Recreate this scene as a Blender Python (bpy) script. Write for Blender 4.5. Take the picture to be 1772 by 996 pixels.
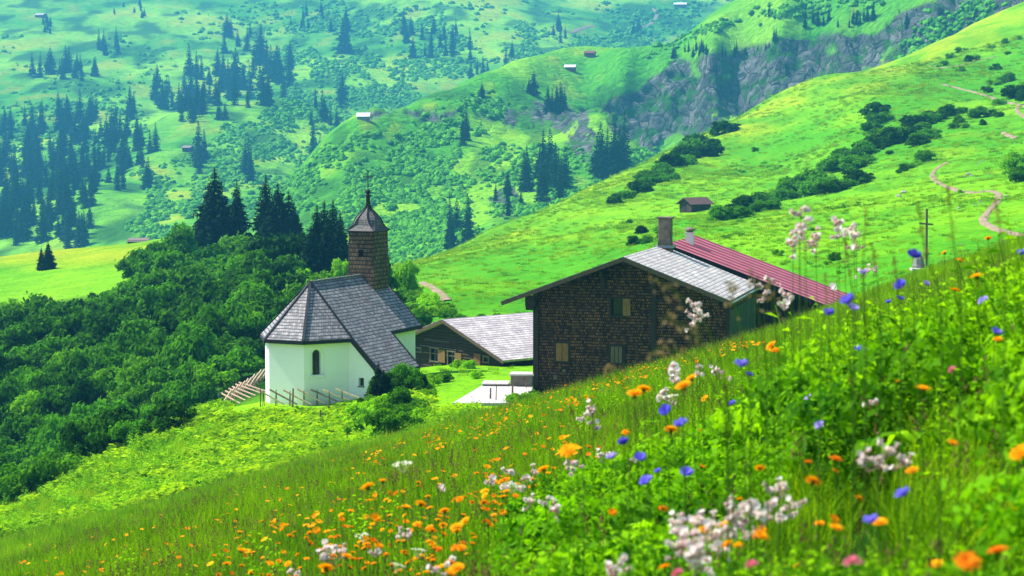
import bpy, bmesh, math, random
import numpy as np
from mathutils import Vector, Matrix, noise as mnoise
for _o in list(bpy.data.objects): bpy.data.objects.remove(_o)
random.seed(7); RNG = np.random.default_rng(7)
SC = bpy.context.scene; COL = SC.collection
R = math.radians
# ------------------------------------------------------------------ camera, sky, sun, exposure
FPX, CU, CV, HV = 3553.0, 886.0, 498.0, 215.0          # focal length in px of the 1772 px wide photo, centre, horizon row
PITCH = math.atan((CV - HV) / FPX)
cam_d = bpy.data.cameras.new("camera"); cam = bpy.data.objects.new("camera", cam_d); COL.objects.link(cam)
cam_d.sensor_width = 36.0; cam_d.lens = 36.0 * FPX / 1772.0
cam_d.clip_start = 0.1; cam_d.clip_end = 9000
cam.location = (0, 0, 0); cam.rotation_euler = (R(90) - PITCH, 0, 0)
cam_d.dof.use_dof = True; cam_d.dof.focus_distance = 105.0; cam_d.dof.aperture_fstop = 8.5; cam_d.dof.aperture_blades = 7
SC.camera = cam
SUN_AZ, SUN_EL = -68.0, 52.0      # azimuth from the view direction (+Y), negative = left
world = bpy.data.worlds.new("World"); SC.world = world; world.use_nodes = True
wn = world.node_tree; wn.nodes.clear()
sky = wn.nodes.new("ShaderNodeTexSky"); sky.sky_type = 'NISHITA'; sky.sun_disc = False
sky.sun_elevation = R(SUN_EL); sky.sun_rotation = R(SUN_AZ); sky.air_density = 1.2; sky.dust_density = 1.0
bg = wn.nodes.new("ShaderNodeBackground"); bg.inputs[1].default_value = 0.11
wo = wn.nodes.new("ShaderNodeOutputWorld")
wn.links.new(sky.outputs[0], bg.inputs[0]); wn.links.new(bg.outputs[0], wo.inputs[0])
sl = bpy.data.lights.new("sun", 'SUN'); sun = bpy.data.objects.new("sun", sl); COL.objects.link(sun)
sl.energy = 5.0; sl.angle = R(0.53); sl.color = (1.0, 0.955, 0.86)
_sd = Vector((math.sin(R(SUN_AZ)) * math.cos(R(SUN_EL)), math.cos(R(SUN_AZ)) * math.cos(R(SUN_EL)), math.sin(R(SUN_EL))))
sun.rotation_euler = _sd.to_track_quat('Z', 'Y').to_euler(); sun.location = (-40, 40, 60)
SC.view_settings.view_transform = 'Standard'; SC.view_settings.look = 'None'
SC.view_settings.exposure = 0.98; SC.view_settings.gamma = 1.0; SC.view_settings.use_curve_mapping = False
SC.render.engine = 'CYCLES'
SC.cycles.use_denoising = True
SC.cycles.max_bounces = 6; SC.cycles.diffuse_bounces = 3; SC.cycles.glossy_bounces = 2; SC.cycles.transmission_bounces = 3
SC.cycles.volume_bounces = 1; SC.cycles.transparent_max_bounces = 6
SC.cycles.caustics_reflective = False; SC.cycles.caustics_refractive = False
HAZE_DENSITY = 0.00028

# ------------------------------------------------------------------ helpers: pixel of the photo -> ground
CP, SP = math.cos(PITCH), math.sin(PITCH)
def ray(u, v):
    """direction (dx, 1, dz) for pixel (u, v); scaled so y = 1"""
    u = np.asarray(u, float); v = np.asarray(v, float)
    cx = (u - CU) / FPX; cy = (CV - v) / FPX
    y = CP + cy * SP; z = -SP + cy * CP
    return cx / y, z / y
def P(u, v, Y):
    a, b = ray(u, v); return Vector((float(a) * Y, Y, float(b) * Y))
def UV(x, y, z):
    """world -> photo pixel"""
    fy = y * CP - z * SP; up = y * SP + z * CP
    return CU + FPX * x / fy, CV - FPX * up / fy

def _hash(ix, iy, seed):
    h = (ix.astype(np.int64) * 374761393 + iy.astype(np.int64) * 668265263 + seed * 974711) & 0x7fffffff
    h = ((h ^ (h >> 13)) * 1274126177) & 0x7fffffff
    return ((h ^ (h >> 16)) & 0xffff) / 65535.0
def vnoise(x, y, seed=0):
    x = np.asarray(x, float); y = np.asarray(y, float)
    ix = np.floor(x); iy = np.floor(y); fx = x - ix; fy = y - iy
    fx = fx * fx * (3 - 2 * fx); fy = fy * fy * (3 - 2 * fy)
    a = _hash(ix, iy, seed); b = _hash(ix + 1, iy, seed); c = _hash(ix, iy + 1, seed); d = _hash(ix + 1, iy + 1, seed)
    return (a + (b - a) * fx + (c - a) * fy + (a - b - c + d) * fx * fy) * 2 - 1
def fbm(x, y, seed=0, octv=4):
    s = 0; a = 1.0; t = 0
    for k in range(octv):
        s = s + a * vnoise(x * 2**k + 17.3 * k, y * 2**k - 9.1 * k, seed + k); t += a; a *= 0.5
    return s / t
def ss(e0, e1, x):
    t = np.clip((np.asarray(x, float) - e0) / (e1 - e0), 0, 1); return t * t * (3 - 2 * t)

class TPS:
    """thin-plate surface through control points given as (u, v, distance)"""
    def __init__(self, ctrl, base=None, lam=1e-3):
        self.base = base
        pts = np.array([P(*c) for c in ctrl]); x, y, z = pts.T
        if base is not None: z = z - base(x, y)
        A = np.c_[x / y * FPX / 250.0, np.log(y) * 4.0]; self.A = A
        q = z / y; n = len(A)
        K = self._k(A[:, None, :] - A[None, :, :]) + lam * np.eye(n)
        M = np.zeros((n + 3, n + 3)); M[:n, :n] = K; M[:n, n] = 1; M[:n, n + 1:] = A; M[n, :n] = 1; M[n + 1:, :n] = A.T
        self.w = np.linalg.solve(M, np.r_[q, 0, 0, 0])
    def _k(self, d):
        r2 = (d ** 2).sum(-1); return 0.5 * r2 * np.log(r2 + 1e-9)
    def __call__(self, x, y):
        x = np.asarray(x, float); y = np.maximum(np.asarray(y, float), 0.3); sh = x.shape
        B = np.c_[(x / y * FPX / 250.0).ravel(), (np.log(y) * 4.0).ravel()]; out = np.empty(len(B)); n = len(self.A)
        for s in range(0, len(B), 20000):
            b = B[s:s + 20000]
            out[s:s + 20000] = self._k(b[:, None, :] - self.A[None]) @ self.w[:n] + self.w[n] + b @ self.w[n + 1:]
        z = out.reshape(sh) * y
        return z + (self.base(x, y) if self.base is not None else 0)

# ------------------------------------------------------------------ land forms
MH, MA, MB_ = 0.90, 0.30, 0.12
def meadow_plane(x, y): return -MH + MA * x - MB_ * y
near = []
for Y in (1.2, 3, 8, 20, 36):
    for u in (-1500, -500, 200, 886, 1500, 2200, 3200):
        x = (u - CU) / FPX * Y; z = float(meadow_plane(x, Y)); uu, vv = UV(x, Y, z); near.append((uu, vv, Y))
ctrlA = near + [
 # fold of the near meadow
 (-700,1160,80),(0,936,78),(200,884,72),(400,836,66),(600,787,58),(740,742,54),(886,701,52),(1060,650,52),(1250,601,54),(1450,528,60),(1610,472,68),(1772,414,74),(2100,300,80),(2600,120,90),
 # knoll of the chapel
 (-700,1120,100),(0,905,96),(200,845,92),(400,800,90),(560,770,86),
 (-400,1010,108),(0,862,112),(200,775,112),(300,735,111),(400,704,111),(540,702,112),(640,698,108),(720,700,100),
 (480,690,120),(640,668,122),(800,698,96),(860,668,106),(900,650,112),(800,636,124),(850,628,130),(900,622,133),(760,642,122),
 (920,690,98),(1100,690,100),(1250,672,104),(1400,600,104),(1320,630,112),(1120,640,118),(1000,640,120),
 # gully behind the knoll
 (0,880,130),(200,810,132),(380,745,128),(460,700,132),(560,680,138),(-500,1060,130),
 # thicket slope
 (-500,800,170),(0,780,150),(200,720,155),(400,660,155),(540,620,160),(0,660,180),(200,620,185),(400,540,200),(540,520,200),
 (640,570,170),(720,560,165),(0,525,250),(200,490,255),(400,445,275),(540,462,265),(640,470,255),(-500,560,250),
 # yellow meadow and its edge
 (-500,450,380),(0,444,380),(120,431,385),(230,422,390),(330,412,390),(450,425,380),(560,455,350),(640,468,320),
 (-500,480,480),(0,475,480),(230,460,480),(400,460,480),(560,500,420),
 # flat and hillside to the right
 (700,462,300),(700,500,220),(790,500,190),(880,552,158),(950,540,170),(900,480,215),
 (760,436,330),(850,398,370),(1000,334,430),(1100,290,460),(1260,220,510),(1340,176,540),(1420,133,570),(1510,121,585),(1640,63,620),(1772,4,650),(2100,-150,700),(2600,-380,760),
 (750,520,450),(900,440,520),(1050,370,600),(1300,270,700),(1500,200,760),(1772,70,850),(2300,-150,900),
 (950,420,280),(1090,405,250),(1205,364,300),(1200,300,400),(1350,220,480),(1350,290,400),(1150,440,190),(1300,440,170),
 (1300,380,250),(1450,330,290),(1500,260,360),(1500,190,440),(1650,150,480),(1772,120,500),
 (1450,420,180),(1600,463,112),(1500,500,105),(1620,390,170),(1772,400,150),(1640,320,250),(1772,300,250),(1772,200,380),(2100,200,250),(2100,0,450),(2600,0,220),(1772,440,110),(2200,300,120),(2600,150,120),
]
_tpsA = TPS(ctrlA, meadow_plane, 2e-3)
def surfA(x, y):
    x = np.asarray(x, float); y = np.asarray(y, float)
    w = ss(30, 50, y)
    z = meadow_plane(x, y) + w * (_tpsA(x, y) - meadow_plane(x, y))
    z = z + 0.27 * np.exp(-((x - 1.75) / 1.0) ** 2 - ((y - 5.0) / 2.6) ** 2)          # hummock at the right
    z = z - 0.22 * ss(20, 48, y) * ss(112, 88, y) * ss(-16, -4, x + y * .1)
    z = z + 0.035 * fbm(x * 1.1, y * 1.1, 3, 3) + 0.10 * fbm(x / 6, y / 6, 5, 3) * ss(8, 30, y)
    z = z + 0.75 * fbm(x / 34, y / 34, 9, 3) * ss(140, 260, y) + 0.28 * fbm(x / 9, y / 9, 12, 3) * ss(120, 220, y)
    rills = fbm((x * 0.8 + y * 0.35) / 16, (y - x * 0.4) / 90, 15, 3)
    z = z + 1.1 * rills * ss(170, 330, y)
    return z
ctrlB = [
 (300,420,820),(430,380,830),(520,300,850),(560,252,860),(620,214,870),(680,203,900),(720,185,930),(780,155,980),(840,125,1040),(900,97,1110),(950,86,1140),(1010,81,1160),(1100,84,1130),(1160,80,1110),
 (1200,58,1100),(1300,38,1080),(1400,22,1060),(1500,10,1040),(1590,-10,1020),(1700,-60,1000),(1900,-130,980),(2300,-300,950),
 (200,520,760),(350,500,720),(500,420,700),(600,480,640),(600,380,720),(600,300,800),(620,240,850),(700,260,860),(750,320,800),(750,440,650),(850,250,880),(850,190,960),(850,400,640),
 (900,340,760),(950,140,1060),(950,230,930),(1000,300,800),(1000,380,660),(1050,200,960),(1080,135,1060),(1020,112,1110),
 (1150,130,1060),(1230,92,1050),(1350,66,1040),(1450,52,1030),(1530,60,1010),(1620,30,990),
 (1080,262,1035),(1080,295,1000),(1150,250,1035),(1200,228,1030),(1260,205,1025),(1300,190,1022),(1350,172,1018),(1420,140,1012),(1480,128,1000),(1530,122,990),(1650,70,975),(1110,265,1030),(1150,275,1010),(1260,225,1000),(1350,195,990),(1800,0,900),(1150,330,780),(1300,280,820),(1500,200,850),(1900,0,850),(2300,-50,850),
 (300,560,950),(560,330,1000),(700,280,1080),(850,220,1200),(1000,180,1300),(1200,150,1300),(1500,100,1300),(1900,0,1250),(2300,-100,1200),
]
_tpsB = TPS(ctrlB, None, 1e-3)
def cliff_mask(u, v):
    n = 14 * vnoise(u / 23, v / 23, 51)
    top = np.interp(u, [1040,1075,1110,1165,1250,1350,1450,1510,1560,1640,1780], [190,165,150,104,92,70,55,62,20,-10,-60]) + n * .5
    bot = np.interp(u, [1040,1075,1110,1165,1250,1350,1450,1510,1560,1640,1780], [200,240,265,240,215,190,140,125,110,90,30]) + n * 1.6
    return ss(-6, 10, v - top) * ss(-8, 14, bot - v)
def surfB(x, y):
    x = np.asarray(x, float); y = np.asarray(y, float)
    z = _tpsB(x, y)
    u, v = UV(x, y, z)
    z = z + 3.5 * fbm(x / 60, y / 60, 21, 4) * 1.2 + 1.2 * fbm(x / 14, y / 14, 23, 3)
    c = cliff_mask(u, v)
    z = z + c * (13 * np.abs(fbm(x / 22, y / 60, 31, 4)) - 5 + 3.5 * fbm(x / 8, y / 8, 35, 3) + 2.2 * (fbm(x / 5 + z / 7, z / 4, 37, 2) > 0))
    return z
ctrlC = [
 (-500,560,900),(0,442,900),(60,412,930),(150,345,980),(230,372,930),(330,410,850),(450,430,820),(600,470,800),(0,520,820),(330,520,760),
 (0,330,1150),(0,240,1400),(100,300,1180),(200,300,1150),(320,310,1080),(250,275,1150),(400,300,1080),(400,235,1220),(300,205,1350),(380,187,1400),(480,183,1400),(540,196,1380),(600,260,1250),(520,250,1250),
 (450,175,1560),(600,205,1500),(300,190,1560),(150,230,1400),
 (0,120,1750),(150,120,1750),(300,110,1800),(450,120,1800),(600,110,1800),(700,160,1700),(800,120,1800),(900,80,1900),
 (0,0,2150),(200,0,2200),(400,0,2250),(600,0,2250),(800,30,2050),(1000,70,2000),(1150,40,2250),(1300,20,2350),(1500,-20,2400),(1000,-30,2500),
 (0,-150,2700),(400,-160,2750),(800,-160,2800),(1200,-160,2800),(1700,-200,2800),(2300,-300,2700),(1700,60,2000),(2300,0,2000),(-500,-150,2600),(-500,200,1500),(-500,400,1100),
 (800,300,1200),(1000,250,1500),(1300,200,1700),(2000,200,1500),
]
_tpsC = TPS(ctrlC, None, 1e-3)
def surfC(x, y):
    x = np.asarray(x, float); y = np.asarray(y, float)
    z = _tpsC(x, y)
    return z + 9 * fbm(x / 170, y / 170, 41, 4) * ss(950, 1300, y) + 2.5 * fbm(x / 30, y / 30, 43, 3) + 4 * np.abs(fbm(x / 60, y / 260, 47, 3)) * ss(1000, 1400, y)
SURF = {'A': surfA, 'B': surfB, 'C': surfC}
RANGE = {'A': (1.2, 640, 900), 'B': (640, 1200, 420), 'C': (780, 2790, 500)}
def hit(u, v, layer='A', off=0.0, ymin=None):
    """first point on a land form (raised by off) seen along pixel (u, v); arrays in, (n,3) out, nan where missed"""
    u = np.atleast_1d(np.asarray(u, float)); v = np.atleast_1d(np.asarray(v, float))
    y0, y1, n = RANGE[layer]; y0 = ymin or y0
    Y = np.geomspace(y0, y1, n); out = np.full((len(u), 3), np.nan); f = SURF[layer]; offv = np.broadcast_to(np.asarray(off, float), u.shape)
    for s in range(0, len(u), 60):
        a, b = ray(u[s:s + 60], v[s:s + 60]); o = offv[s:s + 60, None]
        X = a[:, None] * Y; Z = b[:, None] * Y; G = f(X, np.broadcast_to(Y, X.shape)) + o
        below = Z < G; idx = below.argmax(1); ok = below.any(1) & (idx > 0)
        for k in np.nonzero(ok)[0]:
            i = idx[k]; d0 = Z[k, i - 1] - G[k, i - 1]; d1 = Z[k, i] - G[k, i]; t = d0 / (d0 - d1)
            y = Y[i - 1] + t * (Y[i] - Y[i - 1]); out[s + k] = (a[k] * y, y, b[k] * y)
    return out
def zA(x, y): return float(surfA(np.array([x]), np.array([y]))[0])

# ------------------------------------------------------------------ object helpers
def tag(o, label=None, cat=None, group=None, kind=None):
    if label: o['label'] = label
    if cat: o['category'] = cat
    if group: o['group'] = group
    if kind: o['kind'] = kind
    return o
def empty(name, loc=(0, 0, 0), rz=0.0, sc=None):
    o = bpy.data.objects.new(name, None); COL.objects.link(o); o.location = loc; o.rotation_euler = (0, 0, rz)
    o.empty_display_size = 0.2
    if sc: o.scale = (sc, sc, sc)
    return o
def mesh_np(name, V, F, mat=None, smooth=False, uv=None):
    """fast mesh from arrays; F is (n,k) of one face size"""
    me = bpy.data.meshes.new(name); V = np.asarray(V, np.float32); F = np.asarray(F, np.int32); n, k = F.shape
    me.vertices.add(len(V)); me.vertices.foreach_set('co', V.ravel())
    me.loops.add(n * k); me.loops.foreach_set('vertex_index', F.ravel())
    me.polygons.add(n); me.polygons.foreach_set('loop_start', np.arange(0, n * k, k, dtype=np.int32))
    if smooth: me.polygons.foreach_set('use_smooth', np.ones(n, bool))
    me.update(calc_edges=True)
    if mat:
        for m in (mat if isinstance(mat, (list, tuple)) else [mat]): me.materials.append(m)
    return me
def link(name, me, parent=None):
    o = bpy.data.objects.new(name, me); COL.objects.link(o)
    if parent is not None: o.parent = parent
    return o
def copy_tree(o, parent=None):
    c = o.copy(); COL.objects.link(c)
    if parent is not None: c.parent = parent
    for ch in [k for k in KIDS.get(o.name, [])]: copy_tree(ch, c)
    return c
KIDS = {}
def add_kid(p, c): KIDS.setdefault(p.name, []).append(c)
class MB:
    """collects simple shapes into ONE mesh"""
    def __init__(s): s.v = []; s.f = []
    def add(s, vs, fs, M=None):
        b = len(s.v)
        for p in vs: s.v.append(tuple((M @ Vector(p)) if M is not None else Vector(p)))
        for f in fs: s.f.append(tuple(b + i for i in f))
    def box(s, c, d, M=None, rot=None):
        x, y, z = c; a, b, h = d[0] / 2, d[1] / 2, d[2] / 2
        vs = [Vector((i * a, j * b, k * h)) for k in (-1, 1) for j in (-1, 1) for i in (-1, 1)]
        if rot is not None: vs = [rot @ p for p in vs]
        vs = [p + Vector((x, y, z)) for p in vs]
        s.add(vs, [(0, 2, 3, 1), (4, 5, 7, 6), (0, 1, 5, 4), (2, 6, 7, 3), (0, 4, 6, 2), (1, 3, 7, 5)], M); return s
    def bar(s, p0, p1, w, h=None, n=4, taper=1.0, wob=0.0):
        p0 = Vector(p0); p1 = Vector(p1); d = (p1 - p0); L = d.length; q = d.to_track_quat('Z', 'Y').to_matrix(); h = h or w
        vs = []; fs = []; segs = 3 if wob else 1
        for k in range(segs + 1):
            t = k / segs; c = p0 + d * t; tp = 1 + (taper - 1) * t
            if wob and 0 < k < segs: c = c + q @ Vector((random.uniform(-wob, wob), random.uniform(-wob, wob), 0))
            for i in range(n):
                a = 2 * math.pi * (i + .5) / n; r = 0.7071 if n == 4 else 0.5
                vs.append(c + q @ Vector((math.cos(a) * w * r * tp, math.sin(a) * h * r * tp, 0)))
        for k in range(segs):
            for i in range(n): fs.append((k * n + i, k * n + (i + 1) % n, (k + 1) * n + (i + 1) % n, (k + 1) * n + i))
        fs.append(tuple(range(n - 1, -1, -1))); fs.append(tuple(segs * n + i for i in range(n)))
        s.add(vs, fs); return s
    def slab(s, pts, th):
        """polygon (in order) thickened by the vector/length th against its normal"""
        ps = [Vector(p) for p in pts]; n = (ps[1] - ps[0]).cross(ps[2] - ps[0]).normalized(); n = n * th if not isinstance(th, Vector) else th
        k = len(ps); vs = ps + [p - n for p in ps]
        fs = [tuple(range(k)), tuple(range(2 * k - 1, k - 1, -1))] + [(i, k + i, k + (i + 1) % k, (i + 1) % k) for i in range(k)]
        s.add(vs, fs); return s
    def lathe(s, prof, n=16, c=(0, 0, 0), rot0=0.0):
        vs = []; fs = []
        for (r, z) in prof:
            for i in range(n):
                a = rot0 + 2 * math.pi * i / n; vs.append((c[0] + r * math.cos(a), c[1] + r * math.sin(a), c[2] + z))
        for k in range(len(prof) - 1):
            for i in range(n): fs.append((k * n + i, k * n + (i + 1) % n, (k + 1) * n + (i + 1) % n, (k + 1) * n + i))
        fs.append(tuple(range(n - 1, -1, -1))); fs.append(tuple((len(prof) - 1) * n + i for i in range(n)))
        s.add(vs, fs); return s
    def mesh(s, name, mat, smooth=False, bevel=0.0):
        me = bpy.data.meshes.new(name); me.from_pydata(s.v, [], s.f)
        bm = bmesh.new(); bm.from_mesh(me)
        bmesh.ops.recalc_face_normals(bm, faces=bm.faces)
        if bevel: bmesh.ops.bevel(bm, geom=list(bm.edges), offset=bevel, segments=1, affect='EDGES')
        bm.to_mesh(me); bm.free()
        me.materials.append(mat); face_uv(me)
        if smooth: me.polygons.foreach_set('use_smooth', [True] * len(me.polygons))
        return me
    def build(s, name, mat, parent=None, smooth=False, bevel=0.0):
        return link(name, s.mesh(name, mat, smooth, bevel), parent)
def face_uv(me):
    """planar map per face in metres: u along the face's level line, v up the slope"""
    uvl = me.uv_layers.new(name="UVMap"); Z = Vector((0, 0, 1))
    for p in me.polygons:
        n = p.normal; h = Z.cross(n)
        h = h.normalized() if h.length > 1e-3 else Vector((1, 0, 0)); w = n.cross(h)
        for li in p.loop_indices:
            c = me.vertices[me.loops[li].vertex_index].co; uvl.data[li].uv = (c.dot(h), c.dot(w))
def carve(o, cutter_mb):
    """cut openings out of a mesh object (evaluated once, nothing left behind)"""
    cm = bpy.data.meshes.new('cut'); cm.from_pydata(cutter_mb.v, [], cutter_mb.f)
    bm = bmesh.new(); bm.from_mesh(cm); bmesh.ops.recalc_face_normals(bm, faces=bm.faces); bm.to_mesh(cm); bm.free()
    c = bpy.data.objects.new('cut', cm); COL.objects.link(c); c.matrix_world = Matrix.Identity(4)
    par = o.parent; o.parent = None
    m = o.modifiers.new('b', 'BOOLEAN'); m.operation = 'DIFFERENCE'; m.solver = 'EXACT'; m.object = c
    bpy.context.view_layer.update(); dg = bpy.context.evaluated_depsgraph_get()
    me = bpy.data.meshes.new_from_object(o.evaluated_get(dg)); o.modifiers.clear(); old = o.data; o.data = me; me.name = o.name
    bpy.data.objects.remove(c); o.parent = par
    while me.uv_layers: me.uv_layers.remove(me.uv_layers[0])
    face_uv(me)

# ------------------------------------------------------------------ materials
def newmat(name):
    m = bpy.data.materials.new(name); m.use_nodes = True; nt = m.node_tree; nt.nodes.clear()
    out = nt.nodes.new('ShaderNodeOutputMaterial'); return m, nt, out
def N(nt, typ, **kw):
    n = nt.nodes.new(typ)
    for k, v in kw.items():
        if k in n.inputs.keys() if isinstance(k, str) else False: n.inputs[k].default_value = v
        else: setattr(n, k, v)
    return n
def ramp(nt, fac, stops):
    r = nt.nodes.new('ShaderNodeValToRGB'); nt.links.new(fac, r.inputs[0]); e = r.color_ramp.elements
    while len(e) < len(stops): e.new(0.5)
    for k, (p, c) in enumerate(stops): e[k].position = p; e[k].color = (*c, 1)
    return r.outputs[0]
def mixc(nt, fac, a, b, typ='MIX'):
    m = nt.nodes.new('ShaderNodeMix'); m.data_type = 'RGBA'; m.blend_type = typ
    for s, val in ((m.inputs[0], fac), (m.inputs[6], a), (m.inputs[7], b)):
        if isinstance(val, (int, float)): s.default_value = val
        elif isinstance(val, tuple): s.default_value = (*val, 1) if len(val) == 3 else val
        else: nt.links.new(val, s)
    return m.outputs[2]
def noise(nt, scale, detail=4, coord=None, rough=0.6, dist=0.0):
    n = nt.nodes.new('ShaderNodeTexNoise'); n.inputs['Scale'].default_value = scale; n.inputs['Detail'].default_value = detail
    n.inputs['Roughness'].default_value = rough; n.inputs['Distortion'].default_value = dist
    if coord is not None: nt.links.new(coord, n.inputs['Vector'])
    return n.outputs['Fac']
def coords(nt, kind='Object', scale=None):
    t = nt.nodes.new('ShaderNodeTexCoord'); o = t.outputs[kind]
    if scale:
        m = nt.nodes.new('ShaderNodeMapping'); m.inputs['Scale'].default_value = scale; nt.links.new(o, m.inputs[0]); o = m.outputs[0]
    return o
def geopos(nt, scale=None):
    o = nt.nodes.new('ShaderNodeNewGeometry').outputs['Position']
    if scale:
        m = nt.nodes.new('ShaderNodeMapping'); m.inputs['Scale'].default_value = scale; nt.links.new(o, m.inputs[0]); o = m.outputs[0]
    return o
def pbr(nt, out, col, rough=0.8, bump=None, bstr=0.4, bdist=0.02, spec=0.3):
    p = nt.nodes.new('ShaderNodeBsdfPrincipled')
    if isinstance(col, tuple): p.inputs['Base Color'].default_value = (*col, 1)
    else: nt.links.new(col, p.inputs['Base Color'])
    p.inputs['Roughness'].default_value = rough; p.inputs['Specular IOR Level'].default_value = spec
    if bump is not None:
        b = nt.nodes.new('ShaderNodeBump'); b.inputs['Strength'].default_value = bstr; b.inputs['Distance'].default_value = bdist
        nt.links.new(bump, b.inputs['Height']); nt.links.new(b.outputs[0], p.inputs['Normal'])
    nt.links.new(p.outputs[0], out.inputs[0]); return p
def foliage(name, c0, c1, trans=0.35, tcol=None, rough=0.55, scale=3.0):
    """leaf: colour differs from plant to plant and from leaf clump to leaf clump; lets light through"""
    m, nt, out = newmat(name)
    oi = nt.nodes.new('ShaderNodeObjectInfo'); f = noise(nt, scale, 2, geopos(nt))
    mm = nt.nodes.new('ShaderNodeMath'); mm.operation = 'ADD'; mm.inputs[1].default_value = 0
    ma = nt.nodes.new('ShaderNodeMath'); ma.operation = 'MULTIPLY_ADD'; nt.links.new(oi.outputs['Random'], ma.inputs[0]); ma.inputs[1].default_value = 0.55
    nt.links.new(f, ma.inputs[2]); sb = nt.nodes.new('ShaderNodeMath'); sb.operation = 'SUBTRACT'; nt.links.new(ma.outputs[0], sb.inputs[0]); sb.inputs[1].default_value = 0.28
    col = ramp(nt, sb.outputs[0], [(0.22, c0), (0.78, c1)])
    p = pbr(nt, out, col, .85, spec=0.06)
    if trans > 0:
        t = nt.nodes.new('ShaderNodeBsdfTranslucent'); tc = mixc(nt, 1.0, col, tcol or (1.5, 1.45, 0.5), 'MULTIPLY'); nt.links.new(tc, t.inputs[0])
        mx = nt.nodes.new('ShaderNodeMixShader'); mx.inputs[0].default_value = trans
        nt.links.new(p.outputs[0], mx.inputs[1]); nt.links.new(t.outputs[0], mx.inputs[2]); nt.links.new(mx.outputs[0], out.inputs[0])
    return m
# ------------------------------------------------------------------ ground sheets
def ground_mat(name, fine, bdist, rock=False):
    m, nt, out = newmat(name)
    at = nt.nodes.new('ShaderNodeAttribute'); at.attribute_name = 'tint'; base = at.outputs['Color']
    g = geopos(nt)
    n1 = noise(nt, fine, 6, g, 0.7); n2 = noise(nt, fine * 0.12, 5, g, 0.6); n3 = noise(nt, fine * 3.1, 3, g, 0.7)
    v1 = ramp(nt, n1, [(0.28, (.52, .56, .5)), (0.5, (1, 1, 1)), (0.74, (1.35, 1.3, 1.15))])
    v2 = ramp(nt, n2, [(0.3, (.72, .84, .8)), (0.7, (1.22, 1.08, 1.1))])
    c = mixc(nt, 1.0, base, v1, 'MULTIPLY'); c = mixc(nt, 1.0, c, v2, 'MULTIPLY')
    b = nt.nodes.new('ShaderNodeMath'); b.operation = 'ADD'; nt.links.new(n1, b.inputs[0]); nt.links.new(n3, b.inputs[1])
    if rock:      # the alpha of the tint says where bare rock is: broken blocks with dark cracks
        wv = nt.nodes.new('ShaderNodeTexNoise'); wv.inputs['Scale'].default_value = .06; nt.links.new(g, wv.inputs['Vector'])
        wm = nt.nodes.new('ShaderNodeVectorMath'); wm.operation = 'MULTIPLY_ADD'; nt.links.new(wv.outputs['Color'], wm.inputs[0]); wm.inputs[1].default_value = (14, 14, 14); nt.links.new(g, wm.inputs[2])
        mpp = nt.nodes.new('ShaderNodeMapping'); mpp.inputs['Scale'].default_value = (.16, .16, .085); nt.links.new(wm.outputs[0], mpp.inputs[0])
        vo = nt.nodes.new('ShaderNodeTexVoronoi'); vo.feature = 'DISTANCE_TO_EDGE'; nt.links.new(mpp.outputs[0], vo.inputs['Vector']); vo.inputs['Scale'].default_value = 1.0
        vc = nt.nodes.new('ShaderNodeTexVoronoi'); nt.links.new(mpp.outputs[0], vc.inputs['Vector']); vc.inputs['Scale'].default_value = 1.0
        fac = ramp(nt, vc.outputs['Color'], [(.1, (.05, .055, .06)), (.9, (.17, .17, .165))]); fac = mixc(nt, 1.0, fac, ramp(nt, vo.outputs['Distance'], [(0.0, (.12, .12, .12)), (.07, (1, 1, 1))]), 'MULTIPLY')
        fac = mixc(nt, 1.0, fac, ramp(nt, noise(nt, .22, 6, g, .75), [(.35, (.35, .42, .38)), (.65, (1.5, 1.5, 1.5))]), 'MULTIPLY')
        gr = ramp(nt, noise(nt, .09, 5, g, .7), [(.50, (0, 0, 0)), (.58, (1, 1, 1))]); fac = mixc(nt, gr, fac, (.03, .11, .01))
        c = mixc(nt, at.outputs['Alpha'], c, fac)
        b2 = nt.nodes.new('ShaderNodeMath'); b2.operation = 'MULTIPLY_ADD'; nt.links.new(vo.outputs['Distance'], b2.inputs[0]); b2.inputs[1].default_value = 3.0; nt.links.new(b.outputs[0], b2.inputs[2]); b = b2
    pbr(nt, out, c, 0.95, b.outputs[0], 0.75, bdist, 0.05)
    return m
def sheet(name, f, us, ys, mat, tint, kind='structure'):
    U, Y = np.meshgrid(us, ys); X = (U - CU) / FPX * Y; Z = f(X, Y)
    V = np.stack([X, Y, Z], -1).reshape(-1, 3); nu, ny = len(us), len(ys)
    i = np.arange(nu - 1)[None, :] + (np.arange(ny - 1) * nu)[:, None]; i = i.ravel()
    F = np.stack([i, i + 1, i + 1 + nu, i + nu], -1)
    me = mesh_np(name, V, F, mat, smooth=True)
    pu, pv = UV(X, Y, Z)
    c = tint(X, Y, Z, pu, pv); al = ALPHA.pop('m').reshape(-1) if 'm' in ALPHA else np.ones(X.size); c = c.reshape(-1, 3)
    ca = me.color_attributes.new('tint', 'FLOAT_COLOR', 'POINT')
    ca.data.foreach_set('color', np.c_[c, al].astype(np.float32).ravel())
    o = link(name, me); o['kind'] = kind
    return o
ALPHA = {}
def lerp(a, b, t): return a + (np.asarray(b) - a) * t[..., None]
GREEN = np.array((0.070, 0.315, 0.003)); LIME = np.array((0.200, 0.470, 0.004)); YEL = np.array((0.40, 0.40, 0.008)); DARKG = np.array((0.022, 0.105, 0.004))
BROWN = np.array((0.26, 0.22, 0.06))
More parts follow.
